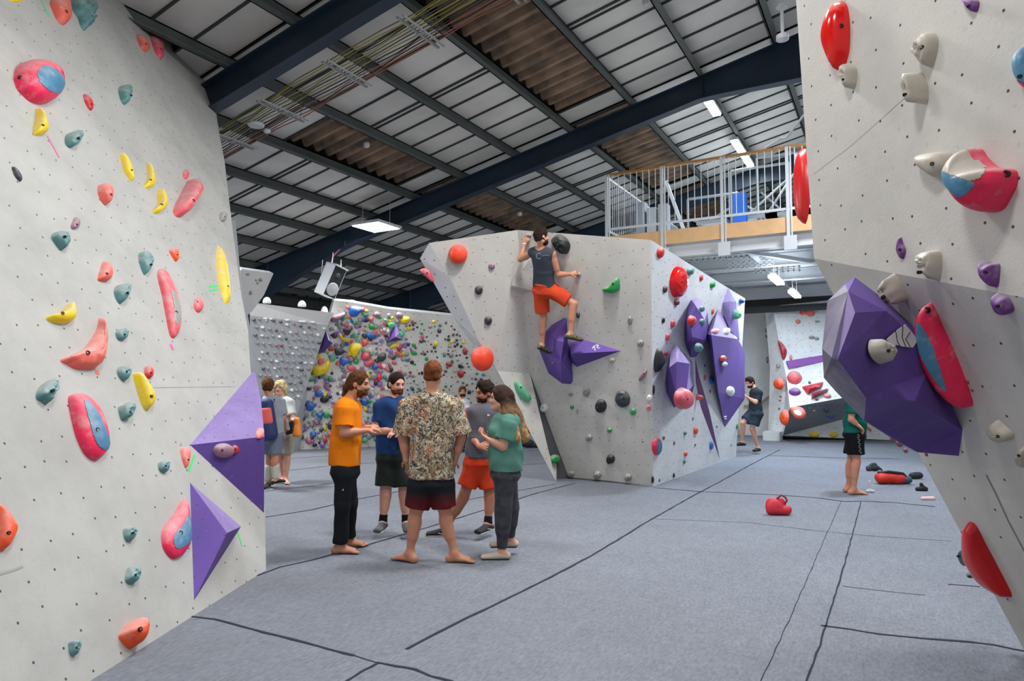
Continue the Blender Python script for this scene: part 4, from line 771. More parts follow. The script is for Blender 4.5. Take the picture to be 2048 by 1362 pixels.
# ---- spray wall: large holds traced, small ones scattered individually
WH=[('P',[(735,150),(760,100),(830,85),(940,110),(950,150),(900,190),(870,240),(790,250),(745,220)],'blue','large blue and white dome at the top of the spray wall'),
('P',[(455,275),(500,235),(680,170),(700,190),(660,250),(480,335)],'mauve','mauve bar-shaped hold at the top corner of the spray wall'),
('P',[(565,500),(600,475),(620,540),(680,590),(750,590),(750,625),(690,635),(610,590)],'yellow','yellow banana-shaped hold on the spray wall'),
('P',[(740,700),(790,630),(900,640),(945,690),(900,760),(860,830),(810,880),(770,830),(740,770)],'yellow','fat yellow jug in the upper middle of the spray wall'),
('P',[(170,1010),(310,960),(430,890),(455,930),(440,1040),(380,1110),(250,1150),(190,1130)],'yellow','long yellow wing-shaped hold low beside the training board'),
('P',[(985,530),(1060,480),(1130,490),(1170,530),(1120,580),(1060,585)],'blue','blue lens hold in the spray wall centre'),
('P',[(520,740),(560,720),(650,740),(680,790),(620,830),(550,840),(522,800)],'dark','dark half-round hold below the yellow banana'),
('P',[(600,890),(640,850),(720,870),(770,930),(690,960),(640,1000),(605,960)],'blue','blue and white fan hold over the orange shirt'),
('P',[(1160,880),(1220,800),(1290,800),(1300,880),(1240,930),(1180,920)],'dark','dark ball hold above the bearded man'),
('P',[(1090,1000),(1130,950),(1190,980),(1180,1030),(1120,1060),(1090,1040)],'blue','blue knob above the bearded man'),
('P',[(960,960),(1040,900),(1110,890),(1120,940),(1060,1000),(980,1000)],'rose','rose pill hold in the spray wall middle'),
('P',[(710,1000),(790,980),(850,1030),(800,1070),(720,1060)],'rose','rose lobed hold above the orange shirt'),
('P',[(1040,370),(1080,340),(1140,400),(1120,430),(1070,450),(1040,420)],'green','bright green jug in the upper spray wall'),
('P',[(1510,310),(1550,250),(1640,250),(1670,300),(1600,350),(1530,350)],'yellow','yellow jug at the upper right of the dense cluster'),
('P',[(1340,720),(1400,660),(1500,630),(1480,680),(1400,730)],'yellow','thin yellow wedge under the purple fin'),
('P',[(1140,1150),(1190,1095),(1240,1130),(1220,1200),(1190,1250),(1165,1220)],'pink','hot pink hold between the two heads'),
('P',[(990,1100),(1030,1080),(1080,1160),(1065,1200),(1030,1160)],'yellow','small yellow wedge behind the orange shirt man\'s head'),
('P',[(1195,430),(1230,425),(1240,480),(1300,520),(1260,535),(1210,490)],'palepink','pink and white crescent in the spray wall'),
('P',[(1250,330),(1275,305),(1310,370),(1290,400),(1255,380)],'rose','slim rose hold near the top of the spray wall'),
('P',[(640,360),(680,345),(740,365),(730,400),(670,405)],'rose','rose knob beneath the mauve bar'),
('P',[(790,340),(840,310),(865,340),(860,380),(820,390)],'green','dull green knob beneath the blue and white dome'),
('P',[(1100,220),(1150,170),(1210,200),(1210,250),(1150,265)],'mauve','mauve knob along the top of the spray wall'),
('P',[(945,220),(990,180),(1040,210),(1030,240),(970,255)],'teal','teal knob along the top of the spray wall'),
('P',[(1440,225),(1480,180),(1550,210),(1540,260),(1480,280)],'mauve','mauve lump beside the yellow jug at the top'),
('P',[(1680,320),(1710,300),(1730,380),(1700,400)],'maroon','maroon slim hold past the yellow jug'),
('P',[(1460,730),(1500,665),(1550,700),(1520,750),(1475,765)],'red','red knob under the thin yellow wedge'),
('P',[(1260,1010),(1310,950),(1340,1000),(1360,1070),(1310,1080),(1270,1040)],'palepink','pink and brown split hold above the bearded man'),
('P',[(420,740),(470,700),(520,720),(500,770),(440,770)],'red','red lobed hold beside the purple triangle'),
('P',[(930,590),(1000,590),(1040,640),(980,700),(940,660)],'coral','coral crumpled hold above the yellow jug'),
('P',[(650,440),(780,390),(790,430),(730,530),(680,520)],'darkpurple','dark blue-black star-like hold beside the banana'),
]
big_px=[]
for k,p,col,lab in WH:
    out=cp('W',p); big_px.append(np.mean(out,0)); dome(SP,out,.5,col,lab,'big holds on the spray wall',n=20,rings=6,bolt=False,rough=.1,fit=2)
Wc=lambda l:[cp('W',[(x,y)])[0]+(h,) for x,y,h in l]
volume(SP,Wc([(375,410,0),(490,655,0),(350,800,0),(165,810,0),(430,600,.4),(310,770,.2)]),[[0,4,5,3],[0,1,4],[1,2,5,4],[2,3,5]],[M_VOL,M_LIL,M_VOLD],[0,1,2,2],'purple triangular volume between the training board and the spray wall')
volume(SP,Wc([(1450,340,0),(1530,480,0),(1560,600,0),(1300,650,0),(1440,560,.35)]),[[0,1,4],[1,2,4],[2,3,4],[3,0,4]],[M_LIL,M_VOLD],[0,0,1,1],'purple fin volume in the upper spray wall')
Qc=lambda x,y:(500+x*200/973,720+y*200/973)
for p,col,lab in [([(395,250),(440,190),(490,205),(450,270),(410,290)],'navy','navy half-round hold behind the blonde person'),([(540,440),(580,400),(635,440),(615,485),(550,490)],'blue','blue dome between the blonde and the orange shirt'),([(630,320),(660,290),(720,310),(690,355),(635,355)],'blue','smaller blue dome above the other beside the orange shirt'),
   ([(680,380),(720,340),(780,360),(740,415),(690,410)],'black','black lens hold beside the orange shirt'),([(432,330),(460,310),(495,340),(470,365),(435,355)],'red','red knob left of the orange shirt, near the blonde'.replace('left of','near')),([(550,170),(640,185),(600,210),(555,200)],'green','flat green hold on the lower spray wall'),
   ([(485,690),(510,670),(535,690),(500,710)],'blue','small blue hold near the floor behind the blonde'),([(610,820),(640,805),(655,830),(615,845)],'black','black chip close to the floor on the spray wall'),([(712,770),(740,750),(755,790),(725,810)],'red','red hold close to the floor beside the orange shirt'),
   ([(580,750),(600,730),(625,755),(600,780)],'maroon','maroon hold close to the floor on the spray wall'),([(670,680),(700,650),(720,670),(690,700)],'dark','dark hold low beside the orange shirt')]:
    out=[Qc(*a) for a in p]; big_px.append(np.mean(out,0)); dome(SP,out,.5,col,lab,'big holds on the spray wall',n=18,rings=5,bolt=False,fit=2)
for x,y,w,h,col,lab in [(1349,1012,96,72,'crimson','crimson ball on the spray wall, right of the patterned shirt man\'s head'.replace('right of','above and beside')),(1507,1140,90,110,'crimson','crimson egg on the spray wall above the dark-haired man'),(1565,835,66,100,'crimson','crimson oval hold up beside the lower orange ball'),(1215,555,60,70,'dark','dark round hold in the upper right spray wall'),
   (1285,880,50,70,'teal','teal drop hold on the spray wall'),(985,635,50,80,'rose','rose double knob on the spray wall'),(1170,730,60,80,'yellow','olive yellow hold on the spray wall'),(1375,700,70,60,'yellow','yellow clover hold on the spray wall'),(1545,710,46,50,'yellow','yellow small knob beside the boulder'),(1140,430,56,44,'yellow','yellow bean hold near the top rim')]:
    a,b,s=CR['Y']; big_px.append((a+x*s,b+y*s)); dome(SP,ell(a+x*s,b+y*s,w*s,h*s),.5,col,lab,'big holds on the spray wall',n=18,rings=5,bolt=False,fit=2)
occ=[np.array(b) for b in big_px]; cnt={}
polyA=[(662,650),(690,612),(780,626),(815,640),(830,700),(800,790),(760,880),(640,890),(600,880),(600,835),(626,740)]
polyB=[(815,640),(905,645),(930,680),(990,760),(1040,860),(930,878),(760,880),(800,790),(830,700)]
STV=[];STF=[];STM=[];STC=[]
def scatter(poly,N,nind,cols,smin,smax,rmin,where):
    P=np.array(poly); k=0; tries=0
    while k<N and tries<N*80:
        tries+=1; p=RNG.uniform(P.min(0),P.max(0))
        if not inpoly(p[None],poly)[0]: continue
        if any(np.hypot(*(p-o_))<(rmin if k<nind*2 else rmin*.72) for o_ in occ): continue
        occ.append(p); col=cols[int(RNG.integers(len(cols)))]; s=RNG.uniform(smin,smax)*(1.25 if k<nind else .8); k+=1
        o=dome(SP,ell(p[0],p[1],s*RNG.uniform(.7,1.3),s*RNG.uniform(.7,1.3),RNG.uniform(0,180),n=7),.5,col,'%s hold %s'%({'palepink':'pale pink','palegreen':'pale green','darkpurple':'plum'}.get(col,col),where),'%s holds %s'%(col,where),n=9,rings=3,rough=.45,bolt=False,fit=1)
        if k>nind:
            me=o.data; off=len(STV); mm=me.materials[0]
            if mm not in STC: STC.append(mm)
            STV.extend([tuple(v.co+o.location) for v in me.vertices]); STF.extend([[i+off for i in q.vertices] for q in me.polygons]); STM.extend([STC.index(mm)]*len(me.polygons))
            bpy.data.objects.remove(o)
scatter(polyA,420,24,['mauve','grey','beige','palepink','teal','dark','rose','lilac','blue','palegreen','mauve','darkpurple','grey','white','yellow','green','coral','grey','white','lilac'],7.5,15,7.4,'in the dense cluster of the spray wall')
scatter(polyB,290,14,['black','dark','dark','black','grey','teal','mauve','dark','maroon','green','beige','navy','black'],4.5,9,7.4,'among the sparse scatter of the spray wall')
so_=obj('small_climbing_holds',STV,STF,None,smooth=True,mats=STC,mi=STM); tag(so_,'mass of small multi-coloured holds crowding the far spray wall','climbing holds',None,'stuff')
for l,lab,tri in [([(1046,822,18,22)],'orange ball hold at the far wall seen past the boulder leg',0)]:
    for x,y,w,h in l: dome(SP,ell(x,y,w,h),.5,'orange',lab,None,n=18,rings=5,bolt=False)
volume(SP,[(1045,840,0),(1062,866,0),(1040,868,0),(1048,858,.15)],[[0,1,3],[1,2,3],[2,0,3]],[mat('red_volume2',(190,34,44),.5)],[0]*3,'small red triangular volume seen past the boulder leg')
# loose white holds lying on top of the far walls
for px,py,w,h,d,lab in [(534,591,16,12,14.3,'white block hold lying on top of the training board near its outer end'),(604,598,16,12,14.7,'white block hold lying on top of the training board, middle one'),(649,610,14,14,14.95,'white block hold lying on the training board beside the speaker'),(703,597,34,26,B1@FWD-.5,'white dome lying on top of the spray wall')]:
    c=D(px,py+h*.45,d)-UP*.03; r=w/2*d/F_PX; z=h*d/F_PX
    o=MB().lathe(c-UP*z*.6,[(r,0),(r*1.0,z*.35),(r*.8,z*.75),(r*.4,z*1.0),(.01,z*1.05)],14).out('climbing_hold',hm('white'),smooth=True); tag(o,lab,'climbing hold')
# ---------------------------------------------------------------- people
def surfnet(Sg,lo,h):
    ins=Sg<0; c=np.zeros(tuple(n-1 for n in Sg.shape),np.uint8)
    for dx in(0,1):
        for dy in(0,1):
            for dz in(0,1): c+=ins[dx:dx+c.shape[0],dy:dy+c.shape[1],dz:dz+c.shape[2]]
    m=(c>0)&(c<8); I=np.argwhere(m); ids=-np.ones(m.shape,np.int64); ids[m]=np.arange(len(I))
    acc=np.zeros((len(I),3)); cnt=np.zeros(len(I))
    cr=[(x,y,z) for x in(0,1) for y in(0,1) for z in(0,1)]
    for a in cr:
        for ax in range(3):
            if a[ax]: continue
            b=list(a); b[ax]=1
            s0=Sg[I[:,0]+a[0],I[:,1]+a[1],I[:,2]+a[2]]; s1=Sg[I[:,0]+b[0],I[:,1]+b[1],I[:,2]+b[2]]; k=(s0<0)!=(s1<0)
            t=np.where(k,s0/np.where(k,s0-s1,1),0); p=np.repeat(np.array(a,float)[None],len(I),0); p[:,ax]+=t; acc[k]+=p[k]; cnt[k]+=1
    V=(I+acc/np.maximum(cnt,1)[:,None])*h+lo; Q=[]
    for ax in range(3):
        A=np.moveaxis(ins,ax,0); J=np.moveaxis(ids,ax,0); d=A[:-1]!=A[1:]; d=d[:,1:-1,1:-1]; E=np.argwhere(d)
        i,j,k=E[:,0],E[:,1]+1,E[:,2]+1; q=np.stack([J[i,j-1,k-1],J[i,j,k-1],J[i,j,k],J[i,j-1,k]],1); fl_=A[i,j,k]
        if ax==1: fl_=~fl_
        q[~fl_]=q[~fl_][:,::-1]; Q.append(q)
    return V,np.concatenate(Q)
class SDF:
    def __init__(s): s.p=[]
    def add(s,fn,lo,hi,k=.02,sub=False): s.p.append((fn,np.minimum(lo,hi),np.maximum(lo,hi),k,sub)); return s
    def cone(s,a,b,r1,r2,k=.02,sub=False):
        a=np.array(a,float);b=np.array(b,float);d=b-a;L2=max(float(d@d),1e-9);r=max(r1,r2)
        def fn(P): t=np.clip((P-a)@d/L2,0,1); return np.linalg.norm(P-a-t[...,None]*d,axis=-1)-(r1+(r2-r1)*t)
        return s.add(fn,np.minimum(a,b)-r,np.maximum(a,b)+r,k,sub)
    def ell(s,c,ax,rad,k=.02,sub=False):
        c=np.array(c,float);M=np.array(ax)/np.array(rad)[:,None]; mr=min(rad)
        def fn(P): q=(P-c)@M.T; n=np.linalg.norm(q,axis=-1); g=np.linalg.norm(q@M,axis=-1)/np.maximum(n,1e-6); return n*(n-1)/np.maximum(g*n,1e-6)
        R=max(rad); return s.add(fn,c-R,c+R,k,sub)
    def tub(s,a,b,X,w1,d1,w2,d2,k=.02,flat=False,sub=False):
        a=np.array(a,float);b=np.array(b,float);d=b-a;L=np.linalg.norm(d);Z=d/L;X=nrm(X-Z*np.dot(X,Z));Y=np.cross(Z,X);R=max(w1,w2,d1,d2)
        def fn(P):
            q=P-a;z=q@Z;t=np.clip(z/L,0,1);w=w1+(w2-w1)*t;e=d1+(d2-d1)*t;m=np.minimum(w,e);x=q@X;y=q@Y
            n=np.sqrt((x/w)**2+(y/e)**2); g=np.sqrt((x/w**2)**2+(y/e**2)**2)/np.maximum(n,1e-6)
            dr=(n-1)/np.maximum(g,1e-6); dr=np.where(n<.3,-m*.7,dr)
            if flat: return np.maximum(dr,np.abs(z-L/2)-L/2)
            o=np.abs(z-L/2)-L/2; return np.where(o>0,np.sqrt(np.maximum(dr+m,0)**2+o**2)-m,dr)
        return s.add(fn,np.minimum(a,b)-R,np.maximum(a,b)+R,k,sub)
    def mesh(s,h):
        pos=[p for p in s.p if not p[4]]; lo=np.min([p[1] for p in pos],0)-3*h; hi=np.max([p[2] for p in pos],0)+3*h
        n=np.ceil((hi-lo)/h).astype(int)+1; G=np.full(n,.3,np.float32)
        for fn,a,b,k,sub in s.p:
            m=k+2.5*h; i0=np.clip(np.floor((a-m-lo)/h).astype(int),0,n-1); i1=np.clip(np.ceil((b+m-lo)/h).astype(int)+1,0,n)
            if (i1<=i0).any(): continue
            g=[lo[i]+h*np.arange(i0[i],i1[i]) for i in range(3)]; P=np.stack(np.meshgrid(*g,indexing='ij'),-1); d=fn(P).astype(np.float32)
            sl=tuple(slice(x,y) for x,y in zip(i0,i1)); o=G[sl]
            if sub: d=-d; hh=np.maximum(k-np.abs(o-d),0)/k; G[sl]=np.maximum(o,d)+hh*hh*k*.25
            else: hh=np.maximum(k-np.abs(o-d),0)/k; G[sl]=np.minimum(o,d)-hh*hh*k*.25
        return surfnet(G,lo,h)
def vnorm(V,F):
    n=np.cross(V[F[:,2]]-V[F[:,0]],V[F[:,3]]-V[F[:,1]]); N=np.zeros_like(V)
    for i in range(4): np.add.at(N,F[:,i],n)
    return N/np.maximum(np.linalg.norm(N,axis=1),1e-9)[:,None]
def wrinkle(V,F,amp,freq,seed=0,vert=False):
    r=np.random.default_rng(seed); N=vnorm(V,F); h=np.zeros(len(V)); W=V+.03*np.sin(V[:,[1,2,0]]*freq*.5+seed)
    for i in range(6):
        k=r.normal(size=3); k[2]*=(.35 if vert else .9); k=k/np.linalg.norm(k)*freq*r.uniform(.5,1.6); h+=np.sin(W@k+r.uniform(0,6.28))/(1+.4*i)
    return V+N*(h*amp/2.2)[:,None]
def smesh(name,sdf,h,m,parent,wr=0,fq=25,seed=0,vert=False,**k):
    V,F=sdf.mesh(h)
    if wr: V=wrinkle(V,F,wr,fq,seed,vert)
    return obj(name,V,F,m,parent,smooth=True,**k)
SKIN={0:mat('skin_fair',(214,158,134),.5,noise=.06,nscale=14),1:mat('skin_tan',(196,136,108),.5,noise=.06,nscale=14),2:mat('skin_deep',(176,116,90),.5,noise=.06,nscale=14)}
LIP=mat('lip_tone',(168,92,84),.5)
def cloth(n,c,**k): return mat('cloth_'+n,c,.9,spec=.15,noise=k.pop('noise',.08),nscale=k.pop('nscale',9),bump=.3,bscale=130,**k)
HAIRS={}
def hairm(n,c,c2=None): return mat('hair_'+n,c,.8,rgb2=c2 or tuple(int(v*.6) for v in c),nscale=38,noise=.2,bump=.6,bscale=90,spec=.15)
def cd(r,f,u=0): return nrm(r*RGT+f*FWD+u*UP)
def hand(S,w,d,nrmv,s,curl=.6,side=1):
    d=nrm(d); n=nrm(nrmv-d*np.dot(nrmv,d)); x=np.cross(d,n)*side
    S.tub(w,w+d*.075*s,x,.028*s,.018*s,.041*s,.014*s,.012)
    for i,(o,l) in enumerate([(-.031,.066),(-.0105,.076),(.0105,.072),(.031,.056)]):
        b=w+d*(.078-.004*abs(i-1.4))*s+x*o*s; a1=curl*.7; a2=curl*1.7
        m=b+(d*math.cos(a1)+n*math.sin(a1)+x*o*1.2)*l*.5*s; e=m+(d*math.cos(a2)+n*math.sin(a2))*l*.5*s
        S.cone(b,m,.0092*s,.0086*s,.006); S.cone(m,e,.0085*s,.0072*s,.005)
    b=w+d*.022*s-x*.028*s; m=b+(d*.6-x*.65+n*.35)*.038*s; e=m+(d*.9-x*.1+n*.35)*.032*s
    S.cone(b,m,.013*s,.010*s,.010); S.cone(m,e,.0098*s,.0082*s,.006)
def person(name_label,d0,J,face,scale=1.,skin=0,vox=.0075,hair=None,hairc=None,beard=None,top=None,bottom=None,shoes=None,socks=None,build=1.,curl=.6,headup=None,pal=None,fem=False,torso_f=None,cat='person',seed=1,hairfn=None,handn=None):
    s=scale
    j={k:D(v[0],v[1],d0+(v[2] if len(v)>2 else 0)) for k,v in J.items()}
    for L in 'lr':
        if j['an'+L][2]<.14: j['an'+L][2]=.080*s
    base=(j['anl']+j['anr'])/2; 
    root=empty('person',(base[0],base[1],max(0,min(j['anl'][2],j['anr'][2])-.08))); tag(root,name_label,cat)
    U=nrm(j['nk']-(j['hpl']+j['hpr'])/2); X=nrm(j['shr']-j['shl']); Fw=nrm(np.cross(U,X)); pel=(j['hpl']+j['hpr'])/2
    B=SDF(); b=build
    ct=j['nk']-U*.10*s
    B.tub(pel-U*.02,pel+(ct-pel)*.45,X,.155*s*b,.105*s*b,.135*s*b,.095*s*b,.05); B.tub(pel+(ct-pel)*.45,ct,X,.135*s*b,.095*s*b,.16*s*b,.11*s*b,.05)
    B.cone(j['nk']-U*.035*s,j['shl'],.05*s,.055*s,.05); B.cone(j['nk']-U*.035*s,j['shr'],.05*s,.055*s,.05)
    if fem:
        for q in(-1,1): B.ell(ct-U*.05+X*q*.065+Fw*.085,(X,Fw,U),(.06,.055,.06),.03)
    for L in 'lr':
        sh,el,wr=j['sh'+L],j['el'+L],j['wr'+L]; k=s*b
        B.cone(sh,el,.052*k,.038*k,.03); B.cone(sh+(el-sh)*.3,sh+(el-sh)*.7,.044*k,.042*k,.03)
        B.cone(el,wr,.037*k,.025*k,.02); B.cone(el+(wr-el)*.12,el+(wr-el)*.5,.039*k,.033*k,.03)
        hp,kn,an,to=j['hp'+L],j['kn'+L],j['an'+L],j['to'+L]
        B.cone(hp,kn,.088*k,.052*k,.04); B.cone(hp+(kn-hp)*.2,hp+(kn-hp)*.6,.083*k,.068*k,.04)
        B.cone(kn,an,.050*k,.034*s,.03); fd=nrm(to-an); shin=nrm(an-kn); bk=nrm(-(fd-shin*np.dot(fd,shin)))
        B.cone(kn+(an-kn)*.15+bk*.018*s,kn+(an-kn)*.5+bk*.015*s,.050*k,.038*k,.04)
        ft=nrm(np.array(to-an)*np.array([1,1,.35])) if an[2]>.3 else nrm(np.array(to-an)*np.array([1,1,0]))
        dn=np.array([0,0,-1.]) if J['an'+L][1]>800 or True else shin
        sx=nrm(np.cross(ft,UP)); dn=nrm(np.cross(ft,sx)); dn=dn if dn[2]<0 else -dn
        he=an-ft*.045*s+dn*.045*s; ba=he+ft*.175*s+dn*.008*s
        B.cone(an,he,.034*s,.032*s,.03); B.tub(he+dn*.0,ba,sx,.032*s,.03*s,.045*s,.018*s,.03); B.cone(an+dn*.01,ba,.03*s,.018*s,.03)
        if shoes is None or shoes.get('bare'):
            for i in range(5):
                o=(-.036+.018*i)*s*(1 if L=='l' else -1); l=(.05-.006*i)*s; B.cone(ba+sx*o+dn*.006,ba+sx*o+ft*l+dn*.010,(.0125 if i==0 else .0095)*s,(.012 if i==0 else .008)*s,.006)
        j['he'+L]=he; j['ba'+L]=ba; j['ft'+L]=ft; j['sx'+L]=sx; j['dn'+L]=dn
        hd=j.get('ha'+L); hd=nrm(hd-wr) if hd is not None else nrm(wr-el)
        hn=(handn or {}).get(L); hn=cd(*hn) if hn is not None else -U*.7+Fw*.2
        hand(B,wr,hd,hn,s,curl,1 if L=='r' else -1)
    # head
    HF=cd(*face); HU=nrm((cd(*headup) if headup else UP)); HU=nrm(HU-HF*np.dot(HU,HF)); HX=np.cross(HF,HU); hc=j['hd']; A=(HX,HF,HU)
    def h(x,f,u): return hc+(HX*x+HF*f+HU*u)*s
    B.cone(j['nk']-U*.02,h(0,-.02,-.05),.058*s*b,.052*s*b,.03)
    B.ell(h(0,-.008,.03),A,(.074*s,.094*s,.087*s),.02); B.ell(h(0,.022,-.032),A,(.058*s,.068*s,.082*s),.03); B.cone(h(-.012,.062,-.09),h(.012,.062,-.09),.024*s,.024*s,.025)
    B.cone(h(-.045,.01,-.065),h(-.01,.058,-.09),.02*s,.02*s,.03); B.cone(h(.045,.01,-.065),h(.01,.058,-.09),.02*s,.02*s,.03)
    B.cone(h(-.03,.078,.027),h(.03,.078,.027),.011*s,.011*s,.018)
    for q in(-1,1):
        B.ell(h(q*.031,.092,.006),A,(.016*s,.014*s,.011*s),.012,sub=True); B.ell(h(q*.077,-.005,-.005),A,(.010*s,.022*s,.031*s),.008); B.ell(h(q*.036,.066,-.025),A,(.02*s,.02*s,.018*s),.02)
    B.cone(h(0,.086,.012),h(0,.104,-.024),.0085*s,.013*s,.010); B.cone(h(-.011,.092,-.028),h(.011,.092,-.028),.008*s,.008*s,.008)
    B.cone(h(-.018,.080,-.054),h(.018,.080,-.054),.0075*s,.0075*s,.006); B.cone(h(-.013,.081,-.064),h(.013,.081,-.064),.0085*s,.0085*s,.006)
    V,F=B.mesh(vox); C=V[F].mean(1)-hc; lip=(abs(C@HX)<.026*s)&((C@HF)>.079*s)&(abs(C@HU+.059*s)<.012*s)
    body=obj('body',V,F,None,root,smooth=True,mats=[SKIN[skin],LIP],mi=lip.astype(int))
    for q in(-1,1):
        e=SDF().ell(h(q*.031,.078,.006),A,(.0135*s,.0115*s,.0085*s)); smesh('eye',e,.0035,mat('eye_dark',(52,38,34),.3),root)
        e=SDF().cone(h(q*.016,.092,.024),h(q*.046,.080,.027),.0045*s,.0035*s); smesh('eyebrow',e,.0035,hairc,root)
    if hair:
        H=SDF(); t={'short':.006,'thick':.014,'long':.013,'pony':.010}.get(hair,.012)
        H.ell(h(0,-.012,.035),A,((.076+t)*s,(.094+t)*s,(.088+t)*s),.01)
        if hair in('short','thick'): H.cone(h(-.04,-.055,-.03),h(.04,-.055,-.03),.034*s,.034*s,.03)
        if hair=='thick': H.cone(h(-.03,.05,.1),h(.03,.03,.105),.035*s,.03*s,.03)
        if hair=='pony':
            H.cone(h(0,-.09,.0),h(0,-.115,-.05),.035*s,.028*s,.03); H.cone(h(0,-.115,-.05),h(0,-.13,-.12),.03*s,.02*s,.03); H.cone(h(-.05,-.05,-.03),h(.05,-.05,-.03),.035*s,.035*s,.03)
        if hair=='long':
            for q in(-1,1): H.cone(h(q*.055,-.03,0),h(q*.11,-.07,-.15),.045*s,.055*s,.03); H.cone(h(q*.11,-.07,-.15),h(q*.19,-.15,-.38),.07*s,.035*s,.03)
            H.cone(h(0,-.06,0),h(0,-.12,-.18),.075*s,.085*s,.04); H.cone(h(0,-.12,-.18),h(0,-.22,-.38),.09*s,.06*s,.04)
        H.ell(h(0,.105,-.035),A,(.068*s,.088*s,.112*s),.012,sub=True)
        if hair in('short','thick','pony'):
            for q in(-1,1): H.ell(h(q*.09,.01,-.035),A,(.035*s,.04*s,.045*s),.01,sub=True)
        smesh('hair',H,max(.006,vox*.8),hairc,root,wr=.0045 if hair!='short' else .002,fq=90,seed=seed)
    if hairfn: hairfn(h,s,root,A)
    if beard is not None:
        H=SDF(); H.ell(h(0,.036,-.076),A,(.060*s,.062*s,.052*s),.01); H.cone(h(-.058,.0,-.035),h(-.045,.03,-.07),.014*s,.02*s,.02); H.cone(h(.058,.0,-.035),h(.045,.03,-.07),.014*s,.02*s,.02); H.ell(h(0,.06,.0),A,(.05*s,.08*s,.042*s),.01,sub=True); H.ell(h(0,.102,-.058),A,(.02*s,.02*s,.008*s),.004,sub=True); H.cone(h(-.026,.082,-.047),h(.026,.082,-.047),.0085*s,.0085*s,.006)
        smesh('beard',H,max(.005,vox*.7),beard,root,wr=.002,fq=110,seed=seed)
    # clothes
    if top:
        T=SDF(); hem=D(top['hem'][0],top['hem'][1],d0) if isinstance(top['hem'],tuple) else pel-U*top['hem']; g=top.get('loose',.022)
        hm_=pel+U*np.dot(hem-pel,U); w=top.get('w',.165)*s*b+g; dd=top.get('d',.118)*s*b+g; mid=hm_+(ct-hm_)*.5
        T.tub(hm_,mid,X,w,dd,w*.97,dd*.98,.03,flat=True); T.tub(mid-U*.02,ct,X,w*.97,dd*.98,.165*s*b+g*.6,.112*s*b+g*.6,.012)
        T.cone(ct+U*.03,j['shl'],.06*s+g*.3,.058*s*b+g*.5,.05); T.cone(ct+U*.03,j['shr'],.06*s+g*.3,.058*s*b+g*.5,.05)
        if top.get('collar',1): T.tub(ct,j['nk']-U*.012,X,.09*s,.085*s,.066*s*b,.062*s*b,.03)
        if fem:
            for q in(-1,1): T.ell(ct-U*.05+X*q*.065+Fw*.088,(X,Fw,U),(.062+g*.5,.055+g*.5,.062),.05)
        sf=top.get('sleeve',.62)
        if sf:
            for L in 'lr':
                sh,el=j['sh'+L],j['el'+L]; e=sh+(el-sh)*sf; sw=top.get('sw',.058)*s*b+g*.7
                if sf>1: wr=j['wr'+L]; e=el; T.cone(el,el+(wr-el)*(sf-1),.045*s+g*.3,.036*s+g*.3,.02)
                T.tub(sh+(sh-el)*.06,e,Fw,.05*s*b+g*.6,.05*s*b+g*.6,sw,sw*.92,.03,flat=True)
        else:
            for L in 'lr': T.ell(j['sh'+L]+(j['sh'+L]-j['nk'])*.45,(X,Fw,U),(.055*s,.075*s,.085*s),.02,sub=True)
        smesh(top.get('name','tshirt'),T,max(.009,vox*1.15),top['mat'],root,wr=top.get('wr',.009)*1.2,fq=top.get('fq',26),seed=seed+3)
        root['_top']=1
    if bottom:
        T=SDF(); g=bottom.get('loose',.02); wst=pel+U*.11*s; T.tub(pel-U*.02*s,wst,X,.160*s*b+g,.116*s*b+g,.152*s*b+g*.6,.112*s*b+g*.6,.06,flat=True); T.ell(pel-U*.03*s,(X,Fw,U),(.160*s*b+g,.116*s*b+g,.10*s),.05)
        for L in 'lr':
            hp,kn,an=j['hp'+L],j['kn'+L],j['an'+L]; f=bottom['len']; kk=s*b; sx=j['sx'+L]
            if f<=1: T.tub(hp+(hp-kn)*.05,hp+(kn-hp)*f,sx,.092*kk+g,.098*kk+g,bottom.get('hw',.075)*kk+g,bottom.get('hw',.075)*kk+g,.035,flat=True)
            else:
                lw=bottom.get('hw',.05); T.cone(hp,kn,.092*kk+g,.06*kk+g,.03); T.cone(kn+(an-kn)*.12-sx*0,kn+(an-kn)*.5,.066*kk+g,.054*kk+g,.03) if f>1.9 and lw<.04 else None; T.tub(kn+(hp-kn)*.1,kn+(an-kn)*(f-1),sx,.058*kk+g,.058*kk+g,lw*kk+g,lw*kk+g,.03,flat=True)
        smesh(bottom.get('name','shorts'),T,max(.009,vox*1.15),bottom['mat'],root,wr=bottom.get('wr',.008),fq=bottom.get('fq',28),seed=seed+5)
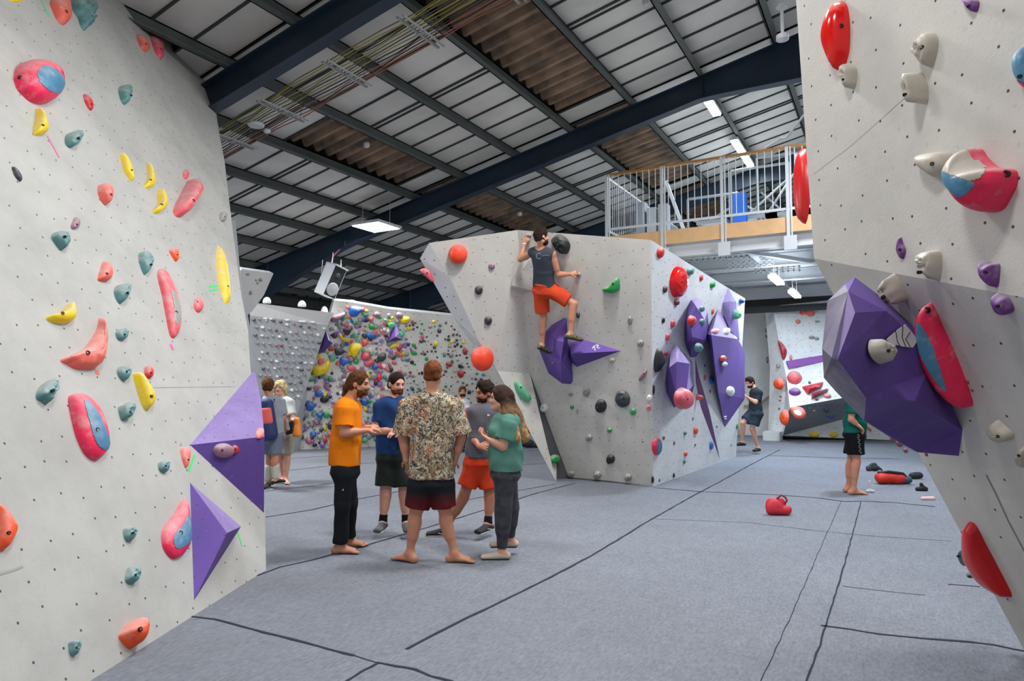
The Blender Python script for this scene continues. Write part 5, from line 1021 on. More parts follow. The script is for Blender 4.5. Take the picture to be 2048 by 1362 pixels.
    for L in 'lr':
        an,kn,he,ba,ft,sx,dn=[j[q+L] for q in('an','kn','he','ba','ft','sx','dn')]
        if socks: 
            T=SDF().cone(an+(kn-an)*.05,an+(kn-an)*socks['h'],.041*s,.043*s,.02).cone(an,he,.041*s,.036*s,.02); smesh('sock',T,max(.007,vox),socks['mat'],root)
        if shoes and not shoes.get('bare'):
            T=SDF().tub(he-ft*.005+dn*.0,ba+ft*.05*s+dn*.002,sx,.040*s,.037*s,.047*s,.026*s,.02).cone(an+dn*.022,ba,.043*s,.028*s,.02); T.tub(he+dn*.046-ft*.03,ba+dn*.037+ft*.07*s,sx,.04*s,.2,.045*s,.2,.003,flat=True,sub=True) if False else None
            so=smesh('shoe',T,max(.006,vox),shoes['mat'],root)
            T=SDF().tub(he+dn*.026*s-ft*.012,ba+ft*.052*s+dn*.020*s,sx,.040*s,.013*s,.047*s,.011*s,.004); smesh('sole',T,max(.006,vox*.9),shoes.get('sole',M_SOLE),so)
            if shoes.get('stripe'):
                for q in(-1,1):
                    c=(he+ba)/2+sx*q*.042*s; MB().tube([c-ft*.05+dn*.012,c+dn*.002-ft*.01,c+ft*.03-dn*.008],.004,5).out('side_stripe',mat('white_print',(226,224,226),.6),so)
    return root,j,dict(h=h,X=X,U=U,F=Fw,pel=pel,ct=ct,HX=HX,HF=HF,HU=HU,s=s)
M_SOLE=mat('white_rubber_sole',(206,206,200),.6); M_SOLEB=mat('black_rubber_sole',(26,26,28),.6)
brown=hairm('brown',(104,64,38)); dkbrown=hairm('dark_brown',(48,32,25)); ginger=hairm('auburn',(132,76,46)); blond=hairm('blonde',(222,206,160),(170,146,100)); gbeard=hairm('ginger_beard',(116,58,32))
# 1 orange shirt
r,j,k=person('bearded person in an orange t-shirt with hair tied back, barefoot',6.45,dict(hd=(717,768),nk=(697,800),shl=(702,817,.17),shr=(690,820,-.17),ell=(706,868,.17),elr=(687,866,-.2),wrl=(733,855,.02),wrr=(733,861,-.12),hal=(748,852,-.02),har=(748,858,-.1),
  hpl=(692,940,.09),hpr=(688,940,-.09),knl=(700,1008,.14),knr=(686,1012,-.08),anl=(697,1066,.24),anr=(680,1086,-.03),tol=(728,1072,.24),tor=(716,1096,-.03)),(1,-.12,-.12),1.0,1,hair='pony',hairc=brown,beard=brown,
  top=dict(mat=cloth('orange',(232,128,20)),hem=(690,929),loose=.032,w=.15,d=.115,sleeve=.7,sw=.070,wr=.008,fq=16),bottom=dict(name='trousers',mat=cloth('black_trousers',(30,32,36)),len=1.93,loose=.012,hw=.058,wr=.007,fq=30),seed=2,handn=dict(l=(0,.3,-1),r=(0,.2,-1)))
sdir=FWD
MB().box(D(684,979,6.28),(.014,.002,.009),(RGT,FWD,UP)).out('pocket_logo',mat('white_print',(226,224,226),.6),r)
# 2 blue shirt
person('bearded person in a navy blue t-shirt and dark green shorts, smiling',7.2,dict(hd=(793,768),nk=(789,799),shr=(760,812,-.0),shl=(818,812,.02),elr=(757,862,-.05),ell=(824,862,-.05),wrr=(787,862,-.2),wrl=(800,866,-.2),har=(803,862,-.22),hal=(788,866,-.24),
  hpr=(776,912),hpl=(802,912),knr=(771,985,-.03),knl=(809,985,-.03),anr=(766,1043,-.02),anl=(812,1043,-.02),tor=(758,1064,-.15),tol=(815,1062,-.16)),(.62,-.75,-.2),1.0,0,hair='short',hairc=dkbrown,beard=gbeard,build=1.06,
  top=dict(mat=cloth('navy_tee',(34,64,112)),hem=(790,908),loose=.02,sleeve=.66,sw=.066),bottom=dict(mat=cloth('dark_green_shorts',(38,46,42)),len=.82,loose=.018,hw=.09),socks=dict(mat=cloth('black_sock',(24,24,28)),h=.2),shoes=dict(mat=mat('grey_trainer',(84,86,90),.8,noise=.2,nscale=30)),seed=5,handn=dict(l=(0,.3,-1),r=(0,.2,-1)))
# 3 patterned shirt, back view
def hawaii():
    m=mat('patterned_shirt_cloth',(176,160,134),.85,spec=.2); nt=m.node_tree; b=nt.nodes['Principled BSDF']; L=nt.links.new; N=nt.nodes.new
    tc=N('ShaderNodeTexCoord')
    def ns(sc,det=3,dist=0.):
        n=N('ShaderNodeTexNoise'); n.inputs['Scale'].default_value=sc; n.inputs['Detail'].default_value=det; n.inputs['Distortion'].default_value=dist; L(tc.outputs['Object'],n.inputs['Vector']); return n
    def rmp(src,stops):
        r=N('ShaderNodeValToRGB'); r.color_ramp.interpolation='CONSTANT'; e=r.color_ramp.elements
        while len(e)<len(stops): e.new(.5)
        for x,(p,c) in zip(e,stops): x.position=p; x.color=lin(c)
        L(src.outputs[0],r.inputs[0]); return r
    a=rmp(ns(5,2,.8),[(0,(168,152,126)),(.42,(152,124,92)),(.5,(186,176,154)),(.56,(190,120,76)),(.62,(150,140,124))])
    c=ns(17,3,1.3); rc=rmp(c,[(0,(0,0,0)),(.52,(255,255,255)),(.56,(0,0,0))]); c2=ns(19,3,1.6); rd=rmp(c2,[(0,(0,0,0)),(.42,(255,255,255)),(.5,(0,0,0))])
    m1=N('ShaderNodeMix'); m1.data_type='RGBA'; L(rc.outputs[0],m1.inputs[0]); L(a.outputs[0],m1.inputs[6]); m1.inputs[7].default_value=lin((214,208,190))
    m2=N('ShaderNodeMix'); m2.data_type='RGBA'; L(rd.outputs[0],m2.inputs[0]); L(m1.outputs[2],m2.inputs[6]); m2.inputs[7].default_value=lin((64,66,62)); L(m2.outputs[2],b.inputs['Base Color'])
    return m
def fadeshort():
    m=mat('black_red_shorts',(34,36,40),.9,spec=.1); nt=m.node_tree; b=nt.nodes['Principled BSDF']; L=nt.links.new; N=nt.nodes.new
    tc=N('ShaderNodeTexCoord'); sp=N('ShaderNodeSeparateXYZ'); L(tc.outputs['Object'],sp.inputs[0]); mr=N('ShaderNodeMapRange'); mr.inputs[1].default_value=.62; mr.inputs[2].default_value=.47; L(sp.outputs[2],mr.inputs[0])
    mx=N('ShaderNodeMix'); mx.data_type='RGBA'; L(mr.outputs[0],mx.inputs[0]); mx.inputs[6].default_value=lin((34,36,40)); mx.inputs[7].default_value=lin((104,30,34)); L(mx.outputs[2],b.inputs['Base Color']); return m
person('barefoot person seen from behind in a tan patterned short-sleeved shirt',6.12,dict(hd=(866,748,.0),nk=(864,787),shl=(817,812),shr=(909,812),ell=(806,872,.03),elr=(923,872,.03),wrl=(812,921,.02),wrr=(909,926,.08),hal=(822,940,.1),har=(900,942,.16),
  hpl=(845,962),hpr=(882,962),knl=(829,1037),knr=(892,1035),anl=(820,1103,.0),anr=(909,1100,.0),tol=(800,1112,.06),tor=(944,1110,-.02)),(0.06,1,0),1.0,1,hair='short',hairc=ginger,build=1.02,
  top=dict(name='shirt',mat=hawaii(),hem=(862,956),loose=.034,sleeve=.92,sw=.085,wr=.008,fq=18),bottom=dict(mat=fadeshort(),len=.72,loose=.02,hw=.088),seed=7)
# 4 grey tee
r4,j4,k4=person('dark-haired person in a grey t-shirt and red shorts with black trainers',7.15,dict(hd=(970,786),nk=(970,811),shr=(988,822,.1),shl=(947,824,-.06),elr=(1000,870,.1),ell=(943,872,-.06),wrr=(975,892,-.06),wrl=(958,893,-.2),har=(962,893,-.1),hal=(970,893,-.25),
  hpr=(972,922,.03),hpl=(952,922,-.03),knr=(979,990,.0),knl=(930,985,-.05),anr=(976,1046,-.05),anl=(892,1052,.0),tor=(966,1064,-.13),tol=(862,1064,.0)),(-.85,-.5,-.12),1.0,2,hair='thick',hairc=dkbrown,beard=dkbrown,
  top=dict(mat=cloth('charcoal_tee',(94,94,102)),hem=(962,914),loose=.016,sleeve=.6,sw=.058),bottom=dict(mat=cloth('red_shorts',(204,64,36)),len=.82,loose=.02,hw=.082),socks=dict(mat=cloth('black_sock',(24,24,28)),h=.18),shoes=dict(mat=mat('black_trainer',(24,24,26),.7),sole=M_SOLE,stripe=True),seed=9,handn=dict(l=(-.3,.8,-.3),r=(0,.8,-.3)))
c=D(977,830,6.97); q=MB(); q.lathe(c,[(.018,0),(.018,.003)],14,(RGT,UP,FWD)); 
q=MB(); fan=[(0,0)]+[(.026*math.cos(t),.026*math.sin(t)) for t in np.linspace(0,math.pi/2,8)]; q.prism([c+RGT*(-.013+x)+UP*(-.01+y*.75) for x,y in fan],FWD*.02); q.out('chest_logo',mat('white_print',(226,224,226),.6),r4)
# 5 woman
ombre=None
def womanhair(h,s,root,A): pass
def ombrem():
    m=mat('hair_ombre',(62,44,38),.8,spec=.1); nt=m.node_tree; b=nt.nodes['Principled BSDF']; L=nt.links.new; N=nt.nodes.new
    tc=N('ShaderNodeTexCoord'); sp=N('ShaderNodeSeparateXYZ'); L(tc.outputs['Object'],sp.inputs[0]); mr=N('ShaderNodeMapRange'); mr.inputs[1].default_value=1.42; mr.inputs[2].default_value=1.15; L(sp.outputs[2],mr.inputs[0])
    nz=N('ShaderNodeTexNoise'); nz.inputs['Scale'].default_value=25; mp=N('ShaderNodeMapping'); mp.inputs['Scale'].default_value=(3,3,.25); L(tc.outputs['Object'],mp.inputs[0]); L(mp.outputs[0],nz.inputs['Vector'])
    ml=N('ShaderNodeMath'); ml.operation='MULTIPLY'; L(mr.outputs[0],ml.inputs[0]); L(nz.outputs[0],ml.inputs[1]); m2=N('ShaderNodeMath'); m2.operation='MULTIPLY'; m2.inputs[1].default_value=1.7; L(ml.outputs[0],m2.inputs[0])
    mx=N('ShaderNodeMix'); mx.data_type='RGBA'; mx.clamp_factor=True; L(m2.outputs[0],mx.inputs[0]); mx.inputs[6].default_value=lin((60,44,38)); mx.inputs[7].default_value=lin((178,140,94)); L(mx.outputs[2],b.inputs['Base Color'])
    bp=N('ShaderNodeBump'); bp.inputs['Strength'].default_value=.7; bp.inputs['Distance'].default_value=.01; L(nz.outputs[0],bp.inputs['Height']); L(bp.outputs[0],b.inputs['Normal']); return m
person('person with long brown hair in a green t-shirt and dark leggings',6.25,dict(hd=(1001,797),nk=(1012,828),shr=(1012,846,.15),shl=(1018,848,-.15),elr=(1000,886,.17),ell=(1007,892,-.17),wrr=(976,876,.08),wrl=(979,880,-.12),har=(964,868,.04),hal=(964,870,-.1),
  hpr=(1012,945,.08),hpl=(1010,945,-.08),knr=(1021,1010,.1),knl=(1007,1014,-.07),anr=(1020,1078,.14),anl=(1004,1090,-.03),tor=(1000,1088,.14),tol=(970,1108,-.03)),(-1,-.05,-.02),.93,0,hair='long',hairc=ombrem(),fem=True,build=1.08,
  top=dict(mat=cloth('sage_green_tee',(88,134,120)),hem=(1010,940),loose=.032,sleeve=.72,sw=.07,d=.125),bottom=dict(name='leggings',mat=mat('camo_leggings',(66,66,74),.8,rgb2=(44,44,50),nscale=14),len=1.93,loose=.013,hw=.034,wr=.001),shoes=dict(mat=mat('beige_climbing_shoe',(190,180,164),.7),sole=M_SOLEB),seed=11,handn=dict(l=(-.3,.3,1),r=(0,.3,1)))
# 6 climber
dc=float((MAIN.hit(1090,600)-CAM)@FWD)-.42
def jw(x,y,off): return (x,y,float((MAIN.hit(x,y)-CAM)@FWD)-off-dc)
r6,j6,k6=person('climber in a dark vest and red-orange shorts hanging on the white boulder face',dc,dict(hd=jw(1083,474,.36),nk=jw(1084,495,.36),shl=jw(1064,505,.33),shr=jw(1104,508,.34),ell=jw(1041,519,.26),elr=jw(1116,549,.30),wrl=jw(1049,488,.10),wrr=jw(1141,548,.12),hal=jw(1056,474,.06),har=jw(1155,544,.06),hpl=jw(1080,580,.34),hpr=jw(1098,578,.34),knl=jw(1087,636,.34),knr=jw(1148,608,.26),anl=jw(1084,690,.42),anr=jw(1141,667,.42),tol=jw(1096,706,.30),tor=jw(1165,681,.30)),(.95,.35,.05),1.0,1,vox=.008,hair='thick',hairc=dkbrown,beard=dkbrown,curl=1.0,
  top=dict(name='vest',mat=cloth('slate_vest',(64,70,80)),hem=(1087,570),loose=.008,sleeve=0,collar=0),bottom=dict(mat=cloth('rust_shorts',(206,72,42)),len=.78,loose=.02,hw=.085),shoes=dict(mat=mat('olive_climbing_shoe',(120,112,74),.6,rgb2=(30,30,32),nscale=30),sole=M_SOLEB),seed=13,handn=dict(l=(.3,.9,0),r=(.2,.9,-.2)))
q=MB(); cc=j6['shl']*.5+j6['shr']*.5-UP*.07-FWD*.155-RGT*.05
for a0,a1,rx in ((.6,5.6,.035),): q.tube([cc+RGT*rx*math.cos(t)+UP*rx*1.1*math.sin(t) for t in np.linspace(a0,a1,14)],.004,5)
q.out('vest_print',mat('faded_print',(120,136,150),.8),r6)
q=MB(); q.tube([cc+RGT*.05+UP*.0,cc+RGT*.10+UP*.015,cc+RGT*.15+UP*.0],.004,5); q.out('vest_print',mat('faded_print',(120,136,150),.8),r6)
MB().lathe(j6['wrl'],[(.033,-.008),(.033,.008)],14,(RGT,FWD,UP)).out('wristband',mat('white_print',(226,224,226),.6),r6)
# 7 backpack person, 8 blonde
r7,j7,k7=person('person with a navy and coral backpack near the purple pyramid, seen from behind',10.35,dict(hd=(536,773),nk=(538,795),shl=(531,803,.02),shr=(561,803,.04),ell=(526,835,.1),elr=(566,835,.05),wrl=(520,862,.2),wrr=(570,858,.2),hpl=(538,868,.05),hpr=(551,868,-.05),
  knl=(540,918,.06),knr=(550,918,-.04),anl=(536,962,.1),anr=(551,958,.0),tol=(532,976,.0),tor=(560,968,.1)),(-.2,.95,0),1.0,1,vox=.012,hair='thick',hairc=brown,
  top=dict(mat=cloth('heather_grey',(150,156,162)),hem=(545,875),loose=.025,sleeve=.8),bottom=dict(mat=cloth('faded_blue_shorts',(112,124,142)),len=.8,loose=.02),shoes=dict(mat=mat('black_trainer',(24,24,26),.7)),seed=15)
kp=SDF()
for L in 'lr': kp.cone(j7['kn'+L]+(j7['an'+L]-j7['kn'+L])*.35,j7['kn'+L]+(j7['an'+L]-j7['kn'+L])*.85,.066,.058,.02)
for L in 'lr': smesh('leg_warmer',SDF().cone(j7['kn'+L]+(j7['an'+L]-j7['kn'+L])*.35,j7['kn'+L]+(j7['an'+L]-j7['kn'+L])*.85,.064,.056,.02),.012,cloth('cream_leg_warmer',(206,200,184)),r7)
bk=empty('backpack',j7['hpr']+UP*.1); tag(bk,'navy backpack with a coral panel worn by the person by the purple pyramid','backpack')
bc=(k7['ct']*.55+k7['pel']*.45)-k7['F']*.22
smesh('body',SDF().tub(bc-k7['U']*.24,bc+k7['U']*.22,k7['X'],.14,.10,.11,.07,.02),.012,mat('navy_nylon',(34,50,100),.6),bk)
smesh('front_panel',SDF().tub(bc-k7['U']*.05-k7['F']*.06,bc+k7['U']*.12-k7['F']*.05,k7['X'],.10,.045,.09,.04,.01),.012,mat('coral_nylon',(222,96,86),.6),bk)
for q in(-1,1): MB().tube([bc+k7['X']*.09*q+k7['U']*.2,k7['ct']+k7['X']*.1*q+k7['U']*.12,k7['ct']+k7['X']*.12*q+k7['F']*.12],.016,6).out('strap',mat('navy_nylon',(34,50,100),.6),bk)
r8,j8,k8=person('blonde person in a pale grey shirt carrying climbing shoes and an orange bag',10.85,dict(hd=(560,776),nk=(565,797),shr=(551,806,.1),shl=(579,806,-.08),elr=(550,838,.15),ell=(585,836,-.15),wrr=(556,860,.05),wrl=(590,850,-.3),hal=(590,862,-.33),hpr=(562,872,.06),hpl=(575,872,-.05),
  knr=(565,918,.05),knl=(574,918,-.04),anr=(566,958,.1),anl=(571,958,.0),tor=(563,968,.0),tol=(574,968,-.12)),(-.05,-1,0),.98,0,vox=.012,hairc=blond,
  top=dict(mat=cloth('pale_grey_tee',(196,200,198)),hem=(568,872),loose=.03,sleeve=.8),bottom=dict(mat=cloth('stone_shorts',(166,160,148)),len=.75,loose=.02,hw=.09),seed=17,
  hairfn=lambda h,s,root,A: smesh('hair',SDF().ell(h(0,-.012,.035),A,(.1,.115,.105),.01).cone(h(-.08,-.01,0),h(-.085,-.02,-.09),.04,.035,.03).cone(h(.08,-.01,0),h(.085,-.02,-.09),.04,.035,.03).ell(h(0,.11,-.045),A,(.062,.085,.09),.01,sub=True),.009,blond,root,wr=.01,fq=70))
sb=D(584,846,10.5); o=smesh('climbing_shoe',SDF().cone(sb,sb-UP*.12+RGT*.02,.045,.035,.02).cone(sb-UP*.12+RGT*.02,sb-UP*.15-RGT*.06,.04,.03,.02),.01,mat('black_trainer',(24,24,26),.7),None); tag(o,'pair-half black climbing shoe dangling from the blonde person\'s hand'.replace('pair-half ',''),'climbing shoe')
sb=D(594,853,10.5); o=smesh('bag',SDF().tub(sb-UP*.11,sb+UP*.1,RGT,.07,.05,.05,.04,.02),.01,mat('orange_nylon',(240,140,50),.6),None,wr=.008,fq=40); tag(o,'orange cloth bag carried by the blonde person','bag')
# 9 far white shirt
r9,j9,k9=person('distant bearded person in a white t-shirt behind the group',15.7,dict(hd=(925,784),nk=(923,799),shr=(914,805),shl=(933,805),elr=(911,826),ell=(937,824,-.1),wrr=(920,832,-.25),wrl=(931,833,-.3),hpr=(919,848),hpl=(929,848),knr=(918,876),knl=(931,876),anr=(917,898),anl=(932,898),tor=(914,903,-.15),tol=(935,903,-.15)),(.25,-1,0),1.0,1,vox=.014,hair='thick',hairc=brown,beard=dkbrown,
  top=dict(mat=cloth('white_tee',(214,216,218)),hem=.02,loose=.03,sleeve=.7),bottom=dict(name='trousers',mat=cloth('black_trousers',(30,32,36)),len=1.9,loose=.012,hw=.05),shoes=dict(mat=mat('black_trainer',(24,24,26),.7)),seed=19)
o=smesh('jacket',SDF().tub(D(930,836,15.35),D(934,824,15.35),RGT,.10,.07,.08,.06,.02),.014,mat('magenta_cloth',(188,56,110),.8),None,wr=.012,fq=30); tag(o,'magenta bundle held by the distant person in white','jacket')
# 10 right man
person('person in black t-shirt and shorts stepping beside the boulder',15.4,dict(hd=(1500,765),nk=(1511,778),shr=(1509,785,.12),shl=(1518,786,-.1),elr=(1500,800,.2),ell=(1512,805,-.15),wrr=(1492,790,.1),wrl=(1495,794,-.1),har=(1490,783,.1),hal=(1490,788,-.05),
  hpr=(1507,826,.05),hpl=(1515,826,-.05),knr=(1485,846,-.0),knl=(1504,858,-.05),anr=(1485,884,.1),anl=(1516,895,.0),tor=(1474,890,.05),tol=(1510,905,-.1)),(-.85,-.5,-.45),1.0,0,vox=.012,hair='thick',hairc=dkbrown,beard=dkbrown,
  top=dict(mat=cloth('black_tee',(44,50,56)),hem=.03,loose=.016,sleeve=.7),bottom=dict(mat=cloth('slate_shorts',(52,62,76)),len=.75,loose=.03,hw=.09),shoes=dict(mat=mat('black_trainer',(24,24,26),.7),sole=M_SOLEB),seed=21)
# 11 green shirt
r11,j11,k11=person('barefoot person in a dark green shirt and black shorts behind the purple volume',9.83,dict(hd=(1722,768),nk=(1712,793),shr=(1706,803,-.17),shl=(1712,803,.17),elr=(1702,838,-.19),ell=(1714,838,.19),wrr=(1715,850,-.2),wrl=(1730,850,.2),hpr=(1708,868,-.09),hpl=(1710,868,.09),
  knr=(1713,925,-.09),knl=(1702,925,.1),anr=(1707,978,-.06),anl=(1697,973,.15),tor=(1733,986,-.06),tol=(1720,980,.15)),(1,0,0),1.0,1,vox=.01,hair='short',hairc=brown,
  top=dict(mat=cloth('bottle_green',(18,92,84)),hem=(1708,876),loose=.035,sleeve=.7),bottom=dict(mat=cloth('black_sport_shorts',(22,22,26)),len=.72,loose=.025,hw=.09),seed=23)
sd=D(1717,888,9.83-.235); 
for i in range(9):
    a=sd+UP*(.125-.03*i)+RGT*(.0+.003*i); w=.011
    MB().tube([a-RGT*w,a+RGT*w],.0035,5).tube([a-RGT*w*(1 if i%2 else -1),a-RGT*w*(1 if i%2 else -1)-UP*.02],.0035,5).out('side_lettering',mat('grey_print',(150,150,152),.8),r11)
# ---------------------------------------------------------------- lamps, cables and small things
M_LED=mat('lit_diffuser',(246,250,255),.4,emit=14); M_LEDT=mat('lit_tube',(232,244,255),.4,emit=16)
PL_=['square lit panel lamp hanging in front of the navy rafter','square panel lamp above the near wall','unseen panel lamp added for the boulder side face','square panel lamp between the boulder and the overhanging wall','square panel lamp near the overhanging wall','unseen panel lamp added to light the near wall','unseen panel lamp added beyond the near wall for the training board','square panel lamp above the spray wall corner','square panel lamp above the training corner']
for (x,y,z,s,w,c),lab in list(zip(LAMPS,PL_)):
    t=empty('panel_lamp',(x,y,z)); tag(t,lab,'ceiling lamp'); MB().box((x,y,z+.03),(s/2+.04,s/2+.04,.03)).out('housing',M_WHITEST,t); MB().box((x,y,z-.006),(s/2,s/2,.005)).out('diffuser',M_LED,t)
    for q in(-1,1): MB().tube([(x+q*.4,y,z+.06),(x+q*.4,y,rz(x)+.1)],.005,5).out('hanger',M_WHITEST,t)
for (x,y,z,w),lab in zip(TUBES,('nearer tube lamp under the mezzanine','farther tube lamp under the mezzanine')):
    t=empty('tube_lamp',(x,y,z)); tag(t,lab,'ceiling lamp'); MB().box((x,y,z+.03),(.045,.6,.03)).out('housing',M_WHITEST,t); MB().box((x,y,z-.03),(.075,.62,.03)).out('diffuser',M_LEDT,t)
    for q in(-.4,.4): MB().tube([(x,y+q,z+.05),(x,y+q,DZ-.2)],.004,5).out('hanger',M_WHITEST,t)
for (px,py,X,L,lab) in [(1422,210,-2.97,.55,'largest tube lamp under the roof, nearest the navy rafter'),(1478,295,-2.97,.6,'tube lamp under the roof just above the handrail, first of a close pair'),(1493,318,-2.97,.6,'tube lamp under the roof touching the handrail line, second of a close pair')]:
    r_=ray(px,py); z=rz(X)-.06; k=(z-EYE)/r_[2]; P=CAM+r_*k; X0=P[0]
    z=rz(X0)-.08; P=CAM+r_*((z-EYE)/r_[2])
    t=empty('tube_lamp',P); tag(t,lab,'ceiling lamp'); MB().box(P+UP*.03,(.09,L,.03)).out('housing',M_WHITEST,t); MB().box(P-UP*.02,(.075,L*.97,.02)).out('diffuser',M_LEDT,t)
    area('tube_lamp_light',tuple(P-UP*.08),.2,60,(.88,.95,1),1.0)
# cable run
cz=lambda x: rz(x)-.38
def cpt(px,py):
    r_=ray(px,py); lo=EYE
    # plane z=Z0-.38+SL*x
    n=np.array([-SL,0,1.]); return onp(px,py,(0,0,Z0-.38),n)
cA=cpt(500,262); cB=cpt(900,18); yc=(cA[1]+cB[1])/2
ccol=[('olive_cable',(112,108,52)),('yellow_cable',(158,150,66)),('olive_cable',(112,108,52)),('grey_cable',(70,72,68)),('yellow_cable',(196,188,60)),('olive_cable',(150,150,54)),('grey_cable',(70,72,68)),('yellow_cable',(196,188,60)),('black_cable',(36,38,38)),('black_cable',(36,38,38)),('orange_cable',(156,96,76)),('black_cable',(36,38,38)),('orange_cable',(156,96,76)),('orange_cable',(156,96,76))]
for i,(n_,c_) in enumerate(ccol):
    y=yc-.36+.055*i; pts=[(x,y+.008*math.sin(x*2.2+i)+.008*math.sin(x*7+i*2),cz(x)+.015*math.sin(x*1.6+i*.3)+.01*math.sin(x*5+i)) for x in np.linspace(-12.5,-2.0,60)]
    o=MB().tube(pts,.0085,6).out('cable',mat(n_,c_,.6),smooth=True); w_=n_.split('_')[0]; tag(o,'%s cable in the bundle slung under the roof beside the navy rafter'%w_,'cable','%s cables in the roof bundle'%w_)
for x in(-9.2,-8.05,-6.75,-5.45,-4.15):
    o=MB().box((x,yc,cz(x)-.03),(.02,.46,.012)).box((x+.1,yc,cz(x)-.03),(.012,.46,.012)).box((x+.05,yc,cz(x)-.045),(.07,.03,.008)).tube([(x,yc+.4,cz(x)),(x,yc+.4,rz(x))],.007,5).out('cable_hanger',mat('galvanised',(150,152,152),.5)); tag(o,'galvanised cross bracket hanging the cable bundle from the roof','bracket','cross brackets of the roof cable bundle')
P=cpt(512,247)-UP*.05; o=MB().lathe(P,[(.11,0),(.13,.02),(.12,.05),(.03,.06)],20).out('wireless_access_point',M_WHITEST,smooth=False); tag(o,'flat white disc device hanging below the cable bundle','wireless device')
P=cpt(534,257)-UP*.05; o=MB().lathe(P,[(.02,-.03),(.055,-.01),(.06,.03),(.02,.05)],14).out('smoke_detector',M_WHITEST,smooth=True); tag(o,'small round white sensor beside the flat white disc device','sensor')
def sensor(px,py,lab,X=None,r=.06):
    P=onp(px,py,(0,0,Z0-.05),np.array([-SL,0,1.])); o=MB().lathe(P,[(r*.5,-.05),(r*.9,-.03),(r,.02),(r*.8,.05)],14).out('smoke_detector',M_WHITEST,smooth=True); tag(o,lab,'sensor')
sensor(733,290,'round white sensor fixed under a purlin over the brown roof sheets'); sensor(1039,428,'round white sensor above the top edge of the boulder',r=.07); sensor(1291,5,'round white sensor at the top rim of the picture',r=.05)
P=D(1565,75,8.6); t=empty('projector_mount',P); tag(t,'white ceiling-mounted device on a pole by the overhanging wall','sensor')
MB().tube([P,P+UP*.42],.022,8).out('pole',M_WHITEST,t); MB().lathe(P,[(.02,-.06),(.08,-.03),(.08,.03),(.02,.05)],14).out('head',M_WHITEST,t); MB().lathe(P+UP*.4,[(.07,0),(.07,.03)],14).out('ceiling_plate',M_WHITEST,t)
MB().tube([D(1530,296,10.4),D(1563,276,10.0),D(1572,276,9.8),D(1612,225,9.2)],.018,6).out('service_pipe',M_WHITEST); tag(bpy.data.objects['service_pipe'],'thin white bent pipe running above the balcony handrail','pipe')
# speaker
sp_=D(661,562,15.2); t=empty('loudspeaker',sp_); tag(t,'tilted white loudspeaker with round grey driver hanging from the navy rafter','loudspeaker')
zx=nrm(RGT*.42+UP*.9); xx=nrm(np.cross(zx,-FWD)); yy=np.cross(zx,xx); fr=nrm(RGT*.75-FWD*.6-UP*.25); up_=nrm(UP*.9+RGT*.42-fr*np.dot(UP*.9+RGT*.42,fr)); sd_=np.cross(fr,up_)
MB().box(sp_,(.17,.17,.36),(sd_,fr,up_)).out('cabinet',mat('pale_blue_grey',(226,230,236),.5),t)
MB().box(sp_+fr*.172,(.155,.006,.34),(sd_,fr,up_)).out('baffle',mat('near_black',(30,34,38),.6),t)
MB().lathe(sp_+fr*.178-up_*.17,[(.15,0),(.15,.012),(.135,.022),(.02,.03)],28,(sd_,up_,fr)).out('driver',mat('driver_grey',(176,176,180),.6),t)
MB().lathe(sp_+fr*.178+up_*.16,[(.06,0),(.05,.012),(.02,.016)],18,(sd_,up_,fr)).out('tweeter',mat('driver_dark',(70,72,76),.6),t)
MB().box(sp_+up_*.365+fr*.02,(.18,.19,.012),(sd_,fr,up_)).out('top_plate',M_WHITEST,t)
for a,b in (((640,590),(645,520)),((664,530),(666,505)),((682,545),(682,520))): MB().tube([D(*a,15.2),D(*b,15.1)],.006,5).out('suspension_wire',M_WHITEST,t)
o=MB().tube([D(720,458,16.9),D(722,480,16.9),D(700,490,16.8),D(680,498,16.6),D(666,512,16.2),D(662,530,15.4)],.022,7).out('speaker_cable',mat('dull_red_cable',(96,52,60),.6),smooth=True); tag(o,'dull red cable looping down from the navy rafter to the loudspeaker','cable')
# bags on the floor
def blob(nm,lab,cat_,P,prims,m,h=.012,wr=.008,fq=40):
    t=SDF()
    for a,b,r1,r2 in prims: t.cone(P+np.array(a),P+np.array(b),r1,r2,.03)
    o=smesh(nm,t,h,m,None,wr=wr,fq=fq); tag(o,lab,cat_); return o
P=fl(1558,1030); dd=lambda r,f,u: tuple(RGT*r+FWD*f+UP*u)
M_CB=mat('red_nylon',(196,36,56),.6,noise=.15,nscale=20)
cb=blob('chalk_bag','crumpled red chalk bag lying on the open mats','chalk bag',P,[(dd(-.10,0,.06),dd(.09,-.02,.06),.06,.055),(dd(-.08,.02,.13),dd(.02,.03,.14),.06,.06),(dd(-.11,0,.1),dd(-.02,0,.1),.05,.06)],M_CB,.009)
MB().tube([P+np.array(dd(*q)) for q in [(-.02,0,.19),(.03,0,.235),(.08,.0,.21),(.1,0,.17),(.06,-.02,.13)]],.012,7).out('drawstring',mat('dark_red_cord',(130,30,44),.7),cb,smooth=True)
P=fl(1775,968)
o=blob('duffel_bag','red and black bag lying on the mats behind the overhanging wall','bag',P,[(dd(-.1,0,.09),dd(.18,0,.09),.09,.09)],mat('red_bag',(206,44,34),.6)); MB().tube([P+np.array(dd(*q)) for q in [(-.15,0,.17),(0,-.05,.2),(.22,-.05,.17),(.32,0,.08)]],.02,7).out('strap',mat('near_black',(30,34,38),.6),o,smooth=True)
blob('harness','tangle of black gear on the mats beside the barefoot person in green','climbing gear',fl(1745,942),[(dd(-.06,0,.05),dd(.08,0,.06),.05,.045),(dd(-.02,0,.1),dd(.05,0,.12),.04,.03),(dd(.08,0,.08),dd(.17,0,.02),.012,.012)],mat('black_gear',(40,46,52),.7),wr=.015,fq=60)
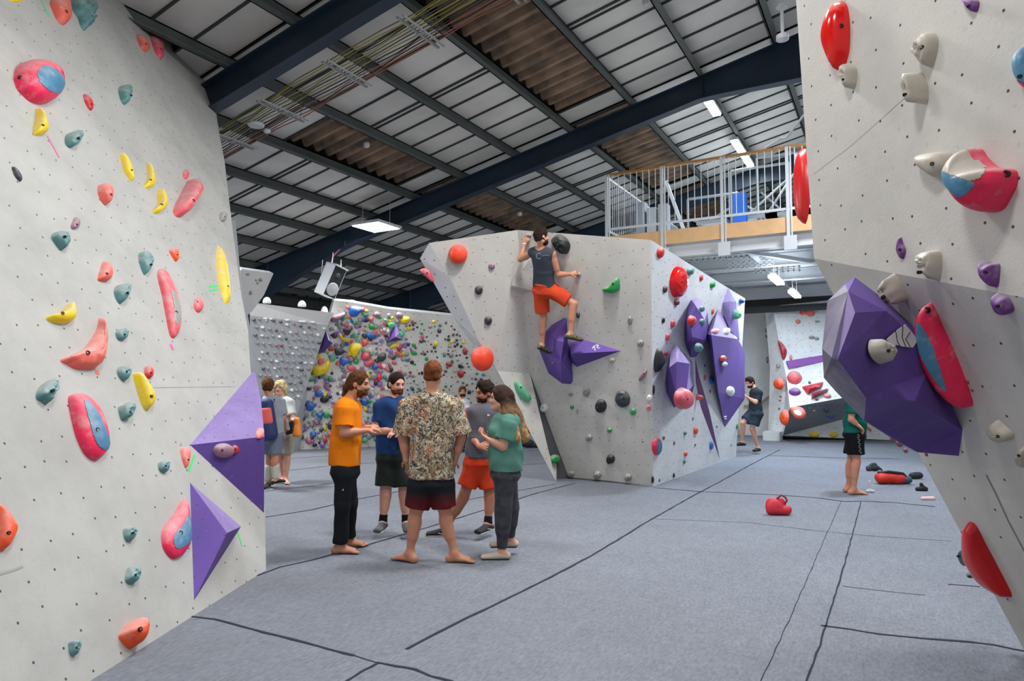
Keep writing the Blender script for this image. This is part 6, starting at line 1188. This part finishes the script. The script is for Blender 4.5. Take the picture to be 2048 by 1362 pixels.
blob('shoe_bag','dark blue-grey pouch at the end of the red and black bag','bag',fl(1808,968),[(dd(-.06,0,.06),dd(.06,0,.07),.06,.06)],mat('slate_pouch',(62,82,98),.7))
blob('pouch','black pouch near the foot of the overhanging wall, farther pouch','bag',fl(1832,958),[(dd(-.05,0,.06),dd(.06,0,.06),.055,.055)],mat('near_black',(30,34,38),.6))
blob('climbing_shoe','black climbing shoe on the mats at the edge of the overhanging wall','climbing shoe',fl(1843,982),[(dd(-.06,0,.03),dd(.06,0,.03),.03,.035),(dd(.03,0,.03),dd(.0,0,.1),.03,.025)],mat('black_trainer',(24,24,26),.7),wr=0)
blob('sandal','pale pink sandal on the mats at the edge of the overhanging wall','shoe',fl(1857,1000),[(dd(-.08,0,.02),dd(.06,0,.02),.025,.03)],mat('pink_rubber',(220,184,178),.6),wr=0)
blob('brush','small white brush standing beside the bare feet of the person in green','brush',fl(1741,985),[(dd(-.05,0,.02),dd(.04,0,.02),.018,.018),(dd(0,0,.03),dd(-.01,0,.16),.01,.006),(dd(-.03,0,.02),dd(-.01,0,.16),.006,.006)],mat('white_print',(226,224,226),.6),.007,wr=0)
blob('water_bag','blue bag on the mats below the distant person in white','bag',fl(928,903),[(dd(-.14,0,.1),dd(.14,0,.08),.11,.09),(dd(0,0,.16),dd(.03,0,.18),.08,.07)],mat('bright_blue_bag',(54,124,186),.5,chalk=.5),.014)
blob('rucksack','dark rucksack on the far mats beside the boulder leg','bag',fl(1052,896),[(dd(-.1,0,.12),dd(.08,0,.12),.1,.1),(dd(.12,0,.06),dd(.25,0,.06),.05,.05)],mat('dark_bag',(50,52,66),.7),.014)
# things up on the mezzanine
def frame(px,py,lab,w=.9,h=1.0,c='pale'):
    p=onp(px,py,(0,15.2,0),np.array([0,1.,0])); z0=DZ
    q=MB(); a=np.array([p[0]-w/2,15.2,z0]); b=np.array([p[0]+w/2,15.2,z0])
    for s_ in(a,b): q.tube([s_,s_+UP*h],.03,8); q.tube([s_,s_+np.array([0,.7,0])],.03,8)
    q.tube([a+UP*h,b+UP*h],.03,8); q.tube([a+UP*.3,b+UP*(h*.8)],.025,8); q.tube([b+UP*.25,a+UP*(h*.65)+np.array([0,.5,0])],.025,8); q.box((a+b)/2+UP*.5,(w*.3,.15,.04))
    o=q.out('exercise_machine',mat('steel_machine',(150,156,160),.4,metal=.3),smooth=False); tag(o,lab,'gym equipment')
frame(1425,400,'steel exercise frame behind the middle of the balustrade',1.1,1.1); frame(1520,400,'tall steel exercise frame behind the balustrade near the overhanging wall',1.2,1.6); frame(1555,380,'second tall steel frame close to the overhanging wall',.8,1.8)
p=onp(1480,395,(0,14.6,0),np.array([0,1.,0])); o=MB().box((p[0],14.6,DZ+.45),(.13,.1,.45)).out('equipment_pad',mat('bright_blue_pad',(36,96,190),.5)); tag(o,'upright bright blue pad behind the balustrade','gym equipment')
p=onp(1355,390,(0,14.4,0),np.array([0,1.,0])); q=MB(); q.bar((p[0]-.25,14.4,DZ+1.35),(p[0]+.2,14.4,DZ),.05,.07); o=q.out('leaning_board',M_WHITEST); tag(o,'white narrow board leaning behind the balustrade','board')
for i,(x,z) in enumerate([(-4.7,.9),(-4.45,.75),(-4.2,.8)]):
    o=MB().box((x,14.3,DZ+z/2),(.1,.12,z/2)).out('folded_mat',mat('pale_mat%d'%(i%2),(176,180,186) if i%2 else (150,156,164),.7)); tag(o,['tallest pale folded mat at the corner of the balustrade','middle pale folded mat behind the balustrade corner','pale folded mat farthest from the balustrade corner'][i],'mat')
